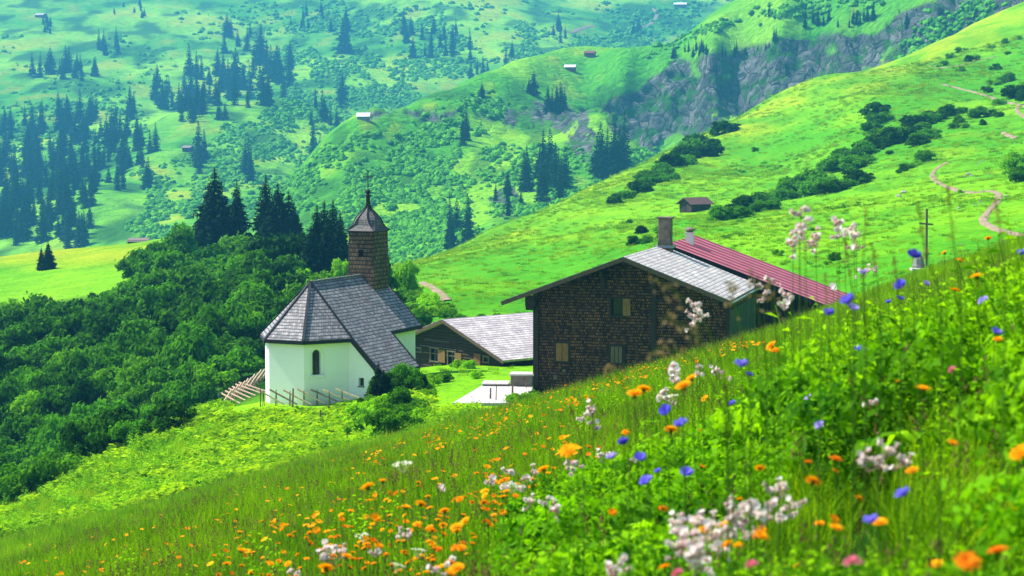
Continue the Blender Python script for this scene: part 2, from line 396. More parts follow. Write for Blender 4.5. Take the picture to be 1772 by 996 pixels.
def tintA(X, Y, Z, u, v):
    c = np.zeros(X.shape + (3,)) + GREEN
    n = fbm(X / 25, Y / 60, 61, 4); n2 = fbm(X / 7, Y / 18, 66, 4); rl = fbm((X * .8 + Y * .35) / 9, (Y - X * .4) / 60, 68, 3)
    c = lerp(c, LIME, ss(-.3, .45, n + .4 * n2) * .75)
    c = lerp(c, YEL, ss(.18, .75, n2 + .5 * rl) * ss(150, 220, Y) * .18)
    c = lerp(c, DARKG, ss(.15, .6, -n2 - .25 * n) * ss(90, 160, Y) * .22)
    edge = np.interp(u, [690, 850, 1000, 1260, 1420, 1510, 1772], [462, 398, 334, 220, 133, 121, 4])   # drier grass along the upper edge of the slope
    c = lerp(c, YEL, ss(70, 8, v - edge) * ss(250, 330, Y) * (u > 650) * (.10 + .35 * ss(-.3, .4, n2)))
    c = lerp(c, YEL, ss(250, 285, Y) * (u < 660) * ss(.55, .0, np.abs(v - 440) / 60) * (.55 + .3 * n2))
    c = lerp(c, LIME * 1.08, ss(78, 88, Y) * ss(128, 118, Y) * ss(800, 640, u) * .9)
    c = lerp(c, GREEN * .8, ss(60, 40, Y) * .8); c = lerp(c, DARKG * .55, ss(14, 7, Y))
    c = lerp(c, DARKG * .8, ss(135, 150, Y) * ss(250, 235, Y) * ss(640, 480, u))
    return np.clip(c, 0.004, 0.8)
ROCK = np.array((0.125, 0.125, 0.125))
def tintB(X, Y, Z, u, v):
    c = np.zeros(X.shape + (3,)) + GREEN
    n = fbm(X / 40, Y / 90, 71, 4); n2 = fbm(X / 12, Y / 30, 73, 3)
    c = lerp(c, LIME, ss(-.3, .4, n)); c = lerp(c, YEL, ss(.2, .8, n2) * .35)
    c = lerp(c, DARKG, ss(0, .5, -n2 - .3 * n) * .7 * ss(120, 170, v))
    cm = cliff_mask(u, v) * ss(-.62, -.2, fbm(u / 30, v / 22, 75, 3) + .1)
    for (a, b, r) in ((970, 205, 24), (1005, 245, 26), (935, 195, 18), (885, 205, 14), (1010, 205, 14), (868, 350, 22), (1120, 275, 22), (880, 335, 16), (960, 330, 16)):
        cm = np.maximum(cm, ss(1.0, .6, np.hypot((u - a), (v - b) * .8) / r + .5 * fbm(u / 8, v / 8, 77, 2)) * .8)
    ALPHA['m'] = ss(.35, .6, cm)
    rock = lerp(np.zeros(X.shape + (3,)) + ROCK, ROCK * .35, ss(-.1, .18, fbm(X / 4.5, Z / 4.0, 79, 4)))
    rock = lerp(rock, DARKG, ss(.16, .40, fbm(u / 14, v / 9, 81, 3)) * .8)
    c = c + (rock - c) * cm[..., None]
    return np.clip(c, 0.004, 0.8)
def tintC(X, Y, Z, u, v):
    c = np.zeros(X.shape + (3,)) + GREEN
    n = fbm(X / 90, Y / 160, 83, 4); n2 = fbm(X / 25, Y / 50, 85, 3)
    c = lerp(c, LIME * 1.15, ss(-.35, .35, n)); c = lerp(c, YEL, ss(.0, .6, n2 + .3 * n) * .5)
    c = lerp(c, DARKG, ss(.0, .4, -n2 - .3 * n) * .85)
    return np.clip(c, 0.004, 0.8)
usA = np.r_[np.linspace(-2600, -40, 120), np.linspace(-30, 1800, 520), np.linspace(1810, 4400, 120)]
ysA = np.r_[np.geomspace(0.7, 40, 150), np.geomspace(40.3, 160, 260), np.geomspace(160.5, 900, 360)]
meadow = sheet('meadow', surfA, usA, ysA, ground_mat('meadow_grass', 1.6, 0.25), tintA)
usB = np.r_[np.linspace(-300, 350, 40), np.linspace(360, 1800, 520), np.linspace(1810, 2900, 60)]
hill_b = sheet('hill', surfB, usB, np.r_[np.geomspace(560, 940, 130), np.linspace(941, 1090, 400), np.geomspace(1092, 1300, 60)], ground_mat('hill_grass', 0.35, 1.2, True), tintB)
usC = np.r_[np.linspace(-1200, -20, 50), np.linspace(-15, 1500, 420), np.linspace(1510, 3000, 60)]
hill_c = sheet('hill', surfC, usC, np.geomspace(740, 2800, 420), ground_mat('far_hill_grass', 0.16, 2.5), tintC)
# the air: one even volume round camera and land
def make_haze():
    b = MB().box((0, 1420, 50), (3600, 2900, 720)); o = b.build('haze', newmat('haze_air')[0])
    m = o.data.materials[0]; nt = m.node_tree; out = nt.nodes.get('Material Output') or [n for n in nt.nodes if n.type == 'OUTPUT_MATERIAL'][0]
    p = nt.nodes.new('ShaderNodeVolumePrincipled'); p.inputs['Color'].default_value = (0.085, 0.40, 0.78, 1); p.inputs['Density'].default_value = HAZE_DENSITY
    p.inputs['Anisotropy'].default_value = 0.2
    nt.links.new(p.outputs[0], out.inputs['Volume']); o['kind'] = 'stuff'; o['label'] = 'thin blue summer haze over the valley'
    return o
haze = make_haze()
# ------------------------------------------------------------------ building materials
def shingle_mat(name, c0, c1, dark, w=0.13, h=0.17, rough=0.75, stain=None, bstr=0.9, gap=0.012, lo_=.3):
    """rows of split-wood shingles laid by the face's own level line"""
    m, nt, out = newmat(name); uv = coords(nt, 'UV')
    nz = nt.nodes.new('ShaderNodeTexNoise'); nz.inputs['Scale'].default_value = 1.7; nt.links.new(uv, nz.inputs['Vector'])
    wob = nt.nodes.new('ShaderNodeVectorMath'); wob.operation = 'MULTIPLY_ADD'; nt.links.new(nz.outputs['Color'], wob.inputs[0]); wob.inputs[1].default_value = (0.02, 0.09, 0); nt.links.new(uv, wob.inputs[2])
    b = nt.nodes.new('ShaderNodeTexBrick'); nt.links.new(wob.outputs[0], b.inputs['Vector']); b.offset = 0.5
    b.inputs['Scale'].default_value = 1.0; b.inputs['Brick Width'].default_value = w; b.inputs['Row Height'].default_value = h; b.inputs['Mortar Size'].default_value = gap; b.inputs['Mortar Smooth'].default_value = 0.2; b.inputs['Bias'].default_value = -0.1
    b.inputs['Color1'].default_value = (*c0, 1); b.inputs['Color2'].default_value = (*c1, 1); b.inputs['Mortar'].default_value = (*dark, 1)
    sp = nt.nodes.new('ShaderNodeSeparateXYZ'); nt.links.new(wob.outputs[0], sp.inputs[0])
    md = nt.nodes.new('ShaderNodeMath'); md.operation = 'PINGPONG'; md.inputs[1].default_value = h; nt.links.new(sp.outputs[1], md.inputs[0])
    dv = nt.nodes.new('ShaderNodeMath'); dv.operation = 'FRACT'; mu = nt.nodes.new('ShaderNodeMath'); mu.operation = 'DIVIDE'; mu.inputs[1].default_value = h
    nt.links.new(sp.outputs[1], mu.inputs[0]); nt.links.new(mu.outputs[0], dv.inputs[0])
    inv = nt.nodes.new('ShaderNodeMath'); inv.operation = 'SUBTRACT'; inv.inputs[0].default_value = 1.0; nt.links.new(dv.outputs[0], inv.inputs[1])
    n1 = noise(nt, 0.9, 5, uv, 0.65); n2 = noise(nt, 14, 3, uv, 0.7)
    c = mixc(nt, 1.0, b.outputs['Color'], ramp(nt, n1, [(0.3, (.62, .62, .64)), (0.7, (1.3, 1.27, 1.2))]), 'MULTIPLY')
    c = mixc(nt, 1.0, c, ramp(nt, n2, [(0.3, (.6, .6, .6)), (0.7, (1.3, 1.3, 1.3))]), 'MULTIPLY')
    if stain: c = mixc(nt, ramp(nt, noise(nt, 0.55, 5, uv, 0.7), [(0.5, (0, 0, 0)), (0.72, (.75, .75, .75))]), c, stain)
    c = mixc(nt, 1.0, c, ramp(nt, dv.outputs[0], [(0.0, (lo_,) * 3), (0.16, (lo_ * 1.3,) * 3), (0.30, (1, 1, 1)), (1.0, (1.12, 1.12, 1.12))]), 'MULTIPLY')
    hh = nt.nodes.new('ShaderNodeMath'); hh.operation = 'MULTIPLY'; nt.links.new(inv.outputs[0], hh.inputs[0]); nt.links.new(b.outputs['Color'], hh.inputs[1])
    h2 = nt.nodes.new('ShaderNodeMath'); h2.operation = 'ADD'; nt.links.new(inv.outputs[0], h2.inputs[0]); nt.links.new(n2, h2.inputs[1])
    pbr(nt, out, c, rough, h2.outputs[0], bstr, 0.03, 0.3)
    return m
def plain_mat(name, c0, c1, scale=4, rough=0.8, bstr=0.3, bdist=0.01, stretch=None, spec=0.3, obj=True):
    m, nt, out = newmat(name); co = coords(nt, 'Object', stretch)
    f = noise(nt, scale, 6, co, 0.65); f2 = noise(nt, scale * 6, 3, co)
    c = ramp(nt, f, [(0.3, c0), (0.7, c1)]); c = mixc(nt, 1.0, c, ramp(nt, f2, [(0.3, (.8, .8, .8)), (0.7, (1.15, 1.15, 1.15))]), 'MULTIPLY')
    pbr(nt, out, c, rough, f2, bstr, bdist, spec); return m
def log_mat(name, c0, c1, h=0.2):
    m, nt, out = newmat(name); uv = coords(nt, 'UV'); sp = nt.nodes.new('ShaderNodeSeparateXYZ'); nt.links.new(uv, sp.inputs[0])
    mu = nt.nodes.new('ShaderNodeMath'); mu.operation = 'MULTIPLY'; mu.inputs[1].default_value = math.pi / h; nt.links.new(sp.outputs[1], mu.inputs[0])
    sn = nt.nodes.new('ShaderNodeMath'); sn.operation = 'SINE'; nt.links.new(mu.outputs[0], sn.inputs[0]); ab = nt.nodes.new('ShaderNodeMath'); ab.operation = 'ABSOLUTE'; nt.links.new(sn.outputs[0], ab.inputs[0])
    mp = nt.nodes.new('ShaderNodeMapping'); mp.inputs['Scale'].default_value = (1, 9, 1); nt.links.new(uv, mp.inputs[0])
    f = noise(nt, 1.6, 6, mp.outputs[0], 0.7)
    c = ramp(nt, f, [(0.25, c0), (0.62, c1), (0.8, tuple(min(1, 2.6 * k) for k in c1))])
    c = mixc(nt, 1.0, c, ramp(nt, ab.outputs[0], [(0.0, (.15, .15, .15)), (0.25, (1, 1, 1))]), 'MULTIPLY')
    pbr(nt, out, c, 0.85, ab.outputs[0], 1.0, 0.05, 0.2); return m
def board_mat(name, c0, c1, w=0.2, vertical=True):
    m, nt, out = newmat(name); uv = coords(nt, 'UV')
    b = nt.nodes.new('ShaderNodeTexBrick'); b.offset = 0.37
    mp = nt.nodes.new('ShaderNodeMapping'); nt.links.new(uv, mp.inputs[0])
    if vertical: mp.inputs['Rotation'].default_value = (0, 0, R(90))
    nt.links.new(mp.outputs[0], b.inputs['Vector'])
    b.inputs['Scale'].default_value = 1; b.inputs['Brick Width'].default_value = 3.4; b.inputs['Row Height'].default_value = w; b.inputs['Mortar Size'].default_value = 0.012
    b.inputs['Color1'].default_value = (*c0, 1); b.inputs['Color2'].default_value = (*c1, 1); b.inputs['Mortar'].default_value = (0.008, 0.007, 0.006, 1)
    m2 = nt.nodes.new('ShaderNodeMapping'); m2.inputs['Scale'].default_value = (9, 1, 1) if vertical else (1, 9, 1); nt.links.new(uv, m2.inputs[0])
    f = noise(nt, 2.0, 5, m2.outputs[0], 0.7); c = mixc(nt, 1.0, b.outputs['Color'], ramp(nt, f, [(0.3, (.5, .5, .5)), (0.7, (1.4, 1.4, 1.4))]), 'MULTIPLY')
    pbr(nt, out, c, 0.85, b.outputs['Color'], 0.8, 0.02, 0.2); return m
M = {}
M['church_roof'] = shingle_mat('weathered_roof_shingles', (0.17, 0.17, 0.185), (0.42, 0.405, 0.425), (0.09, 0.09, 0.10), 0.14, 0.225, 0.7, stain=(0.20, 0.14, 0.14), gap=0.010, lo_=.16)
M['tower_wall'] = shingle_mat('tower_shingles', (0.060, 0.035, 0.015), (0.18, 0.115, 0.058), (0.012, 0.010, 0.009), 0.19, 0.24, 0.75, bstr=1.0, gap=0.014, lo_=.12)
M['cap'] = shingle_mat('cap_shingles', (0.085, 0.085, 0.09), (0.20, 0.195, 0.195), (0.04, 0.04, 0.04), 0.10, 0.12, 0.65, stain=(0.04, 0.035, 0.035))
M['hip'] = plain_mat('dark_ridge_board', (0.012, 0.014, 0.02), (0.03, 0.032, 0.04), 3)
M['plaster'] = plain_mat('white_lime_plaster', (0.86, 0.86, 0.855), (0.90, 0.90, 0.89), 0.8, 0.9, 0.25, 0.012)
m, nt, out = newmat('white_lime_plaster'); co = coords(nt, 'Object'); sp = nt.nodes.new('ShaderNodeSeparateXYZ'); nt.links.new(co, sp.inputs[0])
f = noise(nt, .9, 6, co, .65); f2 = noise(nt, 9, 3, co); c = ramp(nt, f, [(.3, (.85, .85, .845)), (.7, (.90, .90, .89))])
ad = nt.nodes.new('ShaderNodeMath'); ad.operation = 'MULTIPLY_ADD'; nt.links.new(noise(nt, 1.6, 5, co, .7), ad.inputs[0]); ad.inputs[1].default_value = 1.5; nt.links.new(sp.outputs[2], ad.inputs[2])
c = mixc(nt, ramp(nt, ad.outputs[0], [(.60, (.62, .62, .62)), (1.0, (0, 0, 0))]), c, (.46, .47, .40)); pbr(nt, out, c, .9, f2, .25, .012, .2); M['plaster'] = m
M['plaster_band'] = plain_mat('smooth_white_plaster', (0.80, 0.80, 0.78), (0.86, 0.86, 0.84), 1.5, 0.85, 0.15, 0.01)
M['fascia'] = plain_mat('black_fascia_wood', (0.010, 0.010, 0.014), (0.022, 0.02, 0.024), 5, stretch=(1, 1, 4))
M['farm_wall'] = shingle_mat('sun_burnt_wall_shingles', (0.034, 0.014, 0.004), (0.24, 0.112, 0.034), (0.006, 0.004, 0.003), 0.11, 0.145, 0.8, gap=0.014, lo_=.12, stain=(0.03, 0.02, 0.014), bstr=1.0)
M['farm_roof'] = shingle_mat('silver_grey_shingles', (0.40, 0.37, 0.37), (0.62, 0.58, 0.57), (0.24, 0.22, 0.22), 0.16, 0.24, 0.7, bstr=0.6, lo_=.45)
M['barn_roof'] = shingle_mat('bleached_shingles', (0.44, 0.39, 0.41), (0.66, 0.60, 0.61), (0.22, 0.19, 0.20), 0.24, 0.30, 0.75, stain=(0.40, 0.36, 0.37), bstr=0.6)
M['dark_wood'] = plain_mat('smoke_dark_timber', (0.014, 0.010, 0.008), (0.045, 0.032, 0.022), 4, stretch=(1, 1, 6))
M['grey_wood'] = plain_mat('grey_weathered_timber', (0.10, 0.085, 0.07), (0.24, 0.20, 0.165), 5, stretch=(2, 2, 9))
M['verge'] = plain_mat('brown_verge_board', (0.07, 0.045, 0.03), (0.15, 0.105, 0.07), 4, stretch=(5, 1, 1))
M['log'] = log_mat('dark_log_wall', (0.016, 0.011, 0.009), (0.05, 0.034, 0.025))
M['green_boards'] = board_mat('green_grey_boards', (0.045, 0.055, 0.042), (0.09, 0.105, 0.078), 0.16)
M['shutter'] = plain_mat('honey_wood_shutter', (0.14, 0.07, 0.018), (0.30, 0.165, 0.05), 3, stretch=(8, 8, 1))
M['shutter_pale'] = plain_mat('pale_wood_shutter', (0.09, 0.07, 0.045), (0.18, 0.14, 0.09), 3, stretch=(8, 8, 1))
M['win_frame'] = plain_mat('window_frame_wood', (0.10, 0.085, 0.055), (0.17, 0.15, 0.10), 6)
M['stone'] = plain_mat('sooty_stone_masonry', (0.085, 0.060, 0.042), (0.26, 0.215, 0.165), 2.2, 0.9, 0.9, 0.05)
M['concrete'] = plain_mat('pale_concrete', (0.40, 0.37, 0.35), (0.54, 0.50, 0.48), 1.3, 0.9, 0.3, 0.01)
M['concrete_dark'] = plain_mat('stained_concrete', (0.10, 0.08, 0.065), (0.24, 0.20, 0.17), 2.0, 0.9, 0.5, 0.02)
M['iron'] = plain_mat('dark_wrought_iron', (0.010, 0.009, 0.009), (0.03, 0.022, 0.02), 8, 0.5, spec=0.6)
M['steel'] = plain_mat('dull_galvanised_steel', (0.10, 0.14, 0.17), (0.20, 0.26, 0.30), 8, 0.45, spec=0.6)
M['rail'] = plain_mat('peeled_pink_grey_rail', (0.60, 0.36, 0.24), (0.82, 0.58, 0.43), 3, stretch=(3, 3, 1))
M['rail_dark'] = plain_mat('weathered_rail', (0.22, 0.14, 0.095), (0.44, 0.30, 0.21), 3)
M['post'] = plain_mat('rough_fence_stake', (0.07, 0.045, 0.03), (0.24, 0.155, 0.11), 4)
m, nt, out = newmat('dark_glass'); p = pbr(nt, out, (0.010, 0.014, 0.016), 0.12, spec=0.6); M['glass'] = m
m, nt, out = newmat('leaded_glass'); uvc = coords(nt, 'UV')
vb = nt.nodes.new('ShaderNodeTexBrick'); vb.offset = 0; nt.links.new(uvc, vb.inputs['Vector']); vb.inputs['Scale'].default_value = 1; vb.inputs['Brick Width'].default_value = .12; vb.inputs['Row Height'].default_value = .15; vb.inputs['Mortar Size'].default_value = .008
vb.inputs['Color1'].default_value = (.012, .016, .012, 1); vb.inputs['Color2'].default_value = (.05, .055, .035, 1); vb.inputs['Mortar'].default_value = (.02, .02, .02, 1)
pbr(nt, out, vb.outputs['Color'], 0.2, vb.outputs['Color'], .3, .01, 0.5); M['lead_glass'] = m
# red standing-seam metal with paler strips, laid down the slope
m, nt, out = newmat('red_metal_roofing'); uvc = coords(nt, 'UV'); sp = nt.nodes.new('ShaderNodeSeparateXYZ'); nt.links.new(uvc, sp.inputs[0])
fx = nt.nodes.new('ShaderNodeMath'); fx.operation = 'MULTIPLY'; fx.inputs[1].default_value = 1 / 1.25; nt.links.new(sp.outputs[0], fx.inputs[0])
fr = nt.nodes.new('ShaderNodeMath'); fr.operation = 'FRACT'; nt.links.new(fx.outputs[0], fr.inputs[0])
c = ramp(nt, fr.outputs[0], [(0.0, (0.10, 0.010, 0.025)), (0.34, (0.13, 0.014, 0.032)), (0.44, (0.44, 0.16, 0.19)), (0.62, (0.48, 0.22, 0.25)), (0.70, (0.40, 0.045, 0.085)), (0.97, (0.34, 0.03, 0.065))])
c = mixc(nt, 1.0, c, ramp(nt, noise(nt, 1.3, 4, uvc), [(0.3, (.75, .75, .75)), (.7, (1.2, 1.2, 1.2))]), 'MULTIPLY')
pbr(nt, out, c, 0.6, fr.outputs[0], 0.5, 0.04, 0.15); M['red_roof'] = m
m, nt, out = newmat('path_dirt'); g = geopos(nt); c = ramp(nt, noise(nt, .8, 6, g, .7), [(.25, (.16, .115, .075)), (.7, (.36, .28, .20))]); pbr(nt, out, c, .95, noise(nt, 3, 4, g), .6, .1, .05); M['path'] = m
m, nt, out = newmat('lichen_rock'); g = coords(nt, 'Object'); c = ramp(nt, noise(nt, 1.5, 6, g, .7), [(.3, (.16, .155, .15)), (.7, (.46, .45, .44))]); pbr(nt, out, c, .9, noise(nt, 4, 5, g), .8, .08, .1); M['rock'] = m

# ------------------------------------------------------------------ the chapel
CH_RZ = R(-25.0)
_c = P(537, 487, 115.0); CH_Z = -15.35
chapel = empty('chapel', (_c.x, _c.y, CH_Z), CH_RZ)
tag(chapel, 'small white plastered chapel with grey shingle roof and brown shingled bell tower', 'chapel')
def cz(z): return z - CH_Z
ZR = cz(P(537, 487, 115).z); ZE = ZR - 3.02; WE, WW = 2.96, 2.70     # ridge, eave, eave half-width, wall half-width
CS = 1.88; LN = 7.85; D0, D1 = -0.54, 3.95                             # lean-to beyond the eave, nave length, lean-to span
pit = (ZR - ZE) / WE
def oct_pts(w): return [(w, -.18 * w), (.415 * w, -.98 * w), (-.415 * w, -.98 * w), (-w, -.18 * w)]
def zroof(r): return ZR - pit * abs(r)
# wall body: apse + nave as one prism, its gable at the back
body = MB(); o8 = oct_pts(WW); zt = zroof(WW) - 0.16
ring = o8[::-1] + [(WW, 0)][:0]
foot = [(-WW, LN - .35), *[(x, y) for x, y in o8[::-1]], (WW, LN - .35)]
n = len(foot); vs = [(x, y, -1.6) for x, y in foot] + [(x, y, zt) for x, y in foot]
fs = [tuple(range(n)), tuple(range(2 * n - 1, n - 1, -1))] + [(i, (i + 1) % n, n + (i + 1) % n, n + i) for i in range(n)]
body.add(vs, fs); wall = body.build('wall', M['plaster'], chapel)
g = MB().slab([(-WW, LN - .36, zt), (WW, LN - .36, zt), (0, LN - .36, ZR - .12)], 0.3); go = g.build('gable', M['plaster'], chapel)
# lean-to sacristy
sx = WE + CS - 0.32; sz = zroof(sx) - .14
lt = MB(); q = [(WW - .3, D0 + .08, -1.6), (sx, D0 + .08, -1.6), (sx, D0 + .08, sz), (WW - .3, D0 + .08, zroof(WW - .3) - .16)]
q2 = [(x, D1 - .25, z) for x, y, z in q]; lt.add(q + q2, [(0, 1, 2, 3), (7, 6, 5, 4), (0, 4, 5, 1), (1, 5, 6, 2), (2, 6, 7, 3), (3, 7, 4, 0)])
lean = lt.build('lean_to_wall', M['plaster'], chapel)
# arched window (right front facet) and blind niche (left facet): real openings
def facet(i, w=WW):
    a = Vector((*oct_pts(w)[i], 0)); b = Vector((*oct_pts(w)[i + 1], 0)); t = (a - b).normalized(); nrm = Vector((t.y, -t.x, 0))
    if nrm.y > 0 and i == 1: nrm = -nrm
    c = (a + b) / 2
    if nrm.dot(c) < 0: nrm = -nrm
    return c, t, nrm
def arch_outline(w, h, n=10):
    r = w / 2; pts = [(-r, 0), (r, 0)]
    for k in range(n + 1):
        a = math.pi * k / n; pts.append((r * math.cos(a), h - r + r * math.sin(a)))
    return pts
def arch_solid(c, t, nrm, z, w, h, o0, o1, w2=None, h2=None):
    A = arch_outline(w, h); B = arch_outline(w2 or w, h2 or h); dz = ((h2 - h) / 2) if h2 else 0
    f = [c + t * x + nrm * o1 + Vector((0, 0, z + y - 0)) for x, y in B]; b = [c + t * x + nrm * o0 + Vector((0, 0, z + y + dz)) for x, y in A]; k = len(A)
    mb = MB(); mb.add(f + b, [tuple(range(k)), tuple(range(2 * k - 1, k - 1, -1))] + [(i, (i + 1) % k, k + (i + 1) % k, k + i) for i in range(k)]); return mb
c1, t1, n1 = facet(0); c0, t0, n0 = facet(2)
cF, tF, nF = facet(1)
def merge(*mbs):
    r = MB()
    for q in mbs: r.add(q.v, q.f)
    return r
# the photo's open window is on the facet whose centre falls at u = 555 -> front-right part of facet 1/0; find by width
winz = cz(P(555, 647, 113).z)
cw = c1 - t1 * 0.0
FW_C = Vector((*oct_pts(WW)[1], 0)) + (Vector((*oct_pts(WW)[0], 0)) - Vector((*oct_pts(WW)[1], 0))).normalized() * 0.80
def fix_n(mb): return mb
cut = arch_solid(FW_C, t1, n1, winz - .14, .86, 1.66, -.12, .1)
cut_in = arch_solid(FW_C, t1, n1, winz, .50, 1.40, -.52, -.05)
NI_C = c0
cutn = arch_solid(NI_C, t0, n0, winz - .1, .62, 1.9, -.22, .1)
carve(wall, cut); carve(wall, cut_in); carve(wall, cutn)
wnd = arch_solid(FW_C, t1, n1, winz - .02, .56, 1.42, -.36, -.33).build('window', M['lead_glass'], chapel)
fr_ = MB(); fr_.bar(FW_C + n1 * -.31 + Vector((0, 0, winz)), FW_C + n1 * -.31 + Vector((0, 0, winz + 1.36)), .03)
for zz in (.35, .7, 1.05): fr_.bar(FW_C + n1 * -.31 + t1 * -.25 + Vector((0, 0, winz + zz)), FW_C + n1 * -.31 + t1 * .25 + Vector((0, 0, winz + zz)), .025)
fro = fr_.build('window_bars', M['iron'], wnd)
sill = MB(); pp = FW_C + n1 * .012 + Vector((0, 0, winz - .23))
sill.slab([pp - t1 * .56, pp + t1 * .56, pp + t1 * .5 + Vector((0, 0, .24)), pp - t1 * .5 + Vector((0, 0, .24))], .06); sill.build('window_sill', M['plaster_band'], chapel)
# small square window in the lean-to's end wall
wx = (WE + CS) - 1.35; wz = cz(P(630, 668, 113).z)
carve(lean, MB().box((wx, D0, wz + .22), (.34, .7, .46)))
MB().box((wx, D0 + .32, wz + .22), (.40, .03, .52)).build('small_window', M['glass'], chapel)
MB().box((wx, D0 + .065, wz - .04), (.42, .06, .06)).build('window_sill', M['grey_wood'], chapel)
# roof: planes as slabs
TH = 0.10
def V3(*a): return Vector(a)
pk = V3(0, 0, ZR); e8 = [V3(x, y, ZE) for x, y in oct_pts(WE)]
rf = MB(); e8b = e8
# slight flare at the eaves of the apse like the photo
for i in range(3): rf.slab([pk, e8[i + 1], e8[i]], -TH if False else TH)
roof_ap = rf.build('apse_roof', M['church_roof'], chapel)
right = MB(); ex = WE + CS
right.slab([pk, e8[0], V3(ex, D0, zroof(ex)), V3(ex, D1, zroof(ex)), V3(WE, D1, ZE), V3(WE, LN, ZE), V3(0, LN, ZR)], TH)
right.build('nave_roof', M['church_roof'], chapel)
left = MB(); left.slab([pk, V3(0, LN, ZR), V3(-WE, LN, ZE), e8[3]], TH); left.build('nave_roof', M['church_roof'], chapel)
# hips, ridge, verge and eave boards
hp = MB()
for k in (0, 1, 2, 3): hp.bar(pk + V3(0, 0, .03), e8[k] + V3(0, 0, .03), .15, .05)
hp.build('hip_board', M['hip'], chapel)
MB().bar(pk + V3(0, 0, .02), V3(0, LN, ZR + .02), .13, .06).build('ridge_board', M['church_roof'], chapel)
low = V3(0, 0, -.13)
for p0_, p1_ in [(e8[k], e8[k + 1]) for k in range(3)] + [(e8[3], V3(-WE, LN, ZE)), (V3(WE, D1, ZE), V3(WE, LN, ZE)), (V3(ex, D0, zroof(ex)), V3(ex, D1, zroof(ex)))]:
    MB().bar(p0_ + low, p1_ + low, .09, .17).build('eave_board', M['fascia'], chapel)
nz = V3(0, -.02, -.10)
for p0_, p1_, w_, h_ in ((e8[0], V3(ex, D0, zroof(ex)), .12, .26), (V3(WE, D1, ZE), V3(ex, D1, zroof(ex)), .09, .22), (V3(0, LN, ZR), V3(WE, LN, ZE), .09, .2), (V3(0, LN, ZR), V3(-WE, LN, ZE), .09, .2)):
    MB().bar(p0_ + nz, p1_ + nz, w_, h_).build('verge_board', M['fascia'], chapel)
sf = MB(); o8b = oct_pts(WE - .03); o8c = oct_pts(WW + .002)
for k in range(3): sf.slab([V3(*o8b[k], ZE - .2), V3(*o8b[k + 1], ZE - .2), V3(*o8c[k + 1], ZE - .2), V3(*o8c[k], ZE - .2)], .02)
sf.build('soffit', M['fascia'], chapel)
# bell tower riding on the ridge
TS, TD = 1.70, 6.72; TZ = cz(P(637, 398, 122).z)
tw = MB(); a = TS / 2; tb = ZR - pit * a - .35
tw.add([(x * a * (1.03 if z < 0 else 1), TD + y * a * (1.03 if z < 0 else 1), (tb if z < 0 else TZ)) for z in (-1, 1) for y in (-1, 1) for x in (-1, 1)], [(0, 2, 3, 1), (4, 5, 7, 6), (0, 1, 5, 4), (2, 6, 7, 3), (0, 4, 6, 2), (1, 3, 7, 5)])
tower = tw.build('bell_tower', M['tower_wall'], chapel)
lz = cz(P(627, 437, 121).z)
carve(tower, MB().box((-.02, TD - a, lz), (.34, .5, .42)))
lo = MB()
lo.box((-.02, TD - a + .22, lz), (.40, .03, .5))
for k in range(4): lo.box((-.02, TD - a + .12, lz - .16 + k * .11), (.34, .10, .02), rot=Matrix.Rotation(R(35), 3, 'X'))
lo.build('louvre', M['dark_wood'], tower)
MB().box((0, TD, TZ + .015), (TS + .10, TS + .10, .07)).build('cap_eave', M['hip'], tower)
def cap_ring(hw, z, sq):
    pts = []
    for k in range(8):
        ang = R(22.5 + 45 * k); rr = hw / math.cos(R(22.5)); ox, oy = rr * math.cos(ang), rr * math.sin(ang)
        s = hw; qx = s * (1 if ox > 0 else -1); qy = s * (1 if oy > 0 else -1)
        qx2, qy2 = (qx, qy * .94) if abs(ox) > abs(oy) else (qx * .94, qy)
        pts.append((ox + (qx2 - ox) * sq, TD + oy + (qy2 - oy) * sq, z))
    return pts
prof = [(.985, 0.04, 1), (.93, .08, 1), (.84, .17, .9), (.765, .30, .7), (.735, .42, .5), (.72, .54, .35), (.69, .68, .2), (.62, .82, .1), (.52, .96, 0), (.40, 1.09, 0), (.28, 1.22, 0), (.175, 1.36, 0), (.115, 1.50, 0), (.085, 1.72, 0), (.07, 2.02, 0)]
cp = MB(); vs = []; fs = []
for hw, z, sq in prof: vs += cap_ring(hw, TZ + z, sq)
for k in range(len(prof) - 1):
    for i in range(8): fs.append((k * 8 + i, k * 8 + (i + 1) % 8, (k + 1) * 8 + (i + 1) % 8, (k + 1) * 8 + i))
fs.append(tuple(range(7, -1, -1))); fs.append(tuple((len(prof) - 1) * 8 + i for i in range(8))); cp.add(vs, fs)
cap = cp.build('onion_cap', M['cap'], tower)
rb = MB()
for i in range(8):
    for k in range(len(prof) - 1):
        p0 = V3(*cap_ring(*((prof[k][0] + .012), TZ + prof[k][1], prof[k][2]))[i]) if False else Vector(cap_ring(prof[k][0] + .01, TZ + prof[k][1] + .01, prof[k][2])[i])
        p1 = Vector(cap_ring(prof[k + 1][0] + .01, TZ + prof[k + 1][1] + .01, prof[k + 1][2])[i]); rb.bar(p0, p1, .045)
rb.build('cap_rib', M['hip'], cap)
MB().lathe([(.075, 2.0), (.19, 2.06), (.20, 2.10), (.08, 2.16), (.10, 2.2), (.155, 2.27), (.165, 2.33), (.12, 2.41), (.03, 2.46)], 14, (0, TD, TZ)).build('finial', M['fascia'], tower, smooth=True)
cr = MB(); zc = TZ + 2.45
cr.bar((0, TD, zc), (0, TD, zc + 1.12), .045); cr.bar((-.29, TD, zc + .76), (.29, TD, zc + .76), .042)
for (x, z) in ((-.29, .76), (.29, .76), (0, 1.12)):
    cr.bar((x - (.07 if z > 1 else 0), TD, zc + z - (0 if z > 1 else .07)), (x + (.07 if z > 1 else 0), TD, zc + z + (0 if z > 1 else .07)), .04)
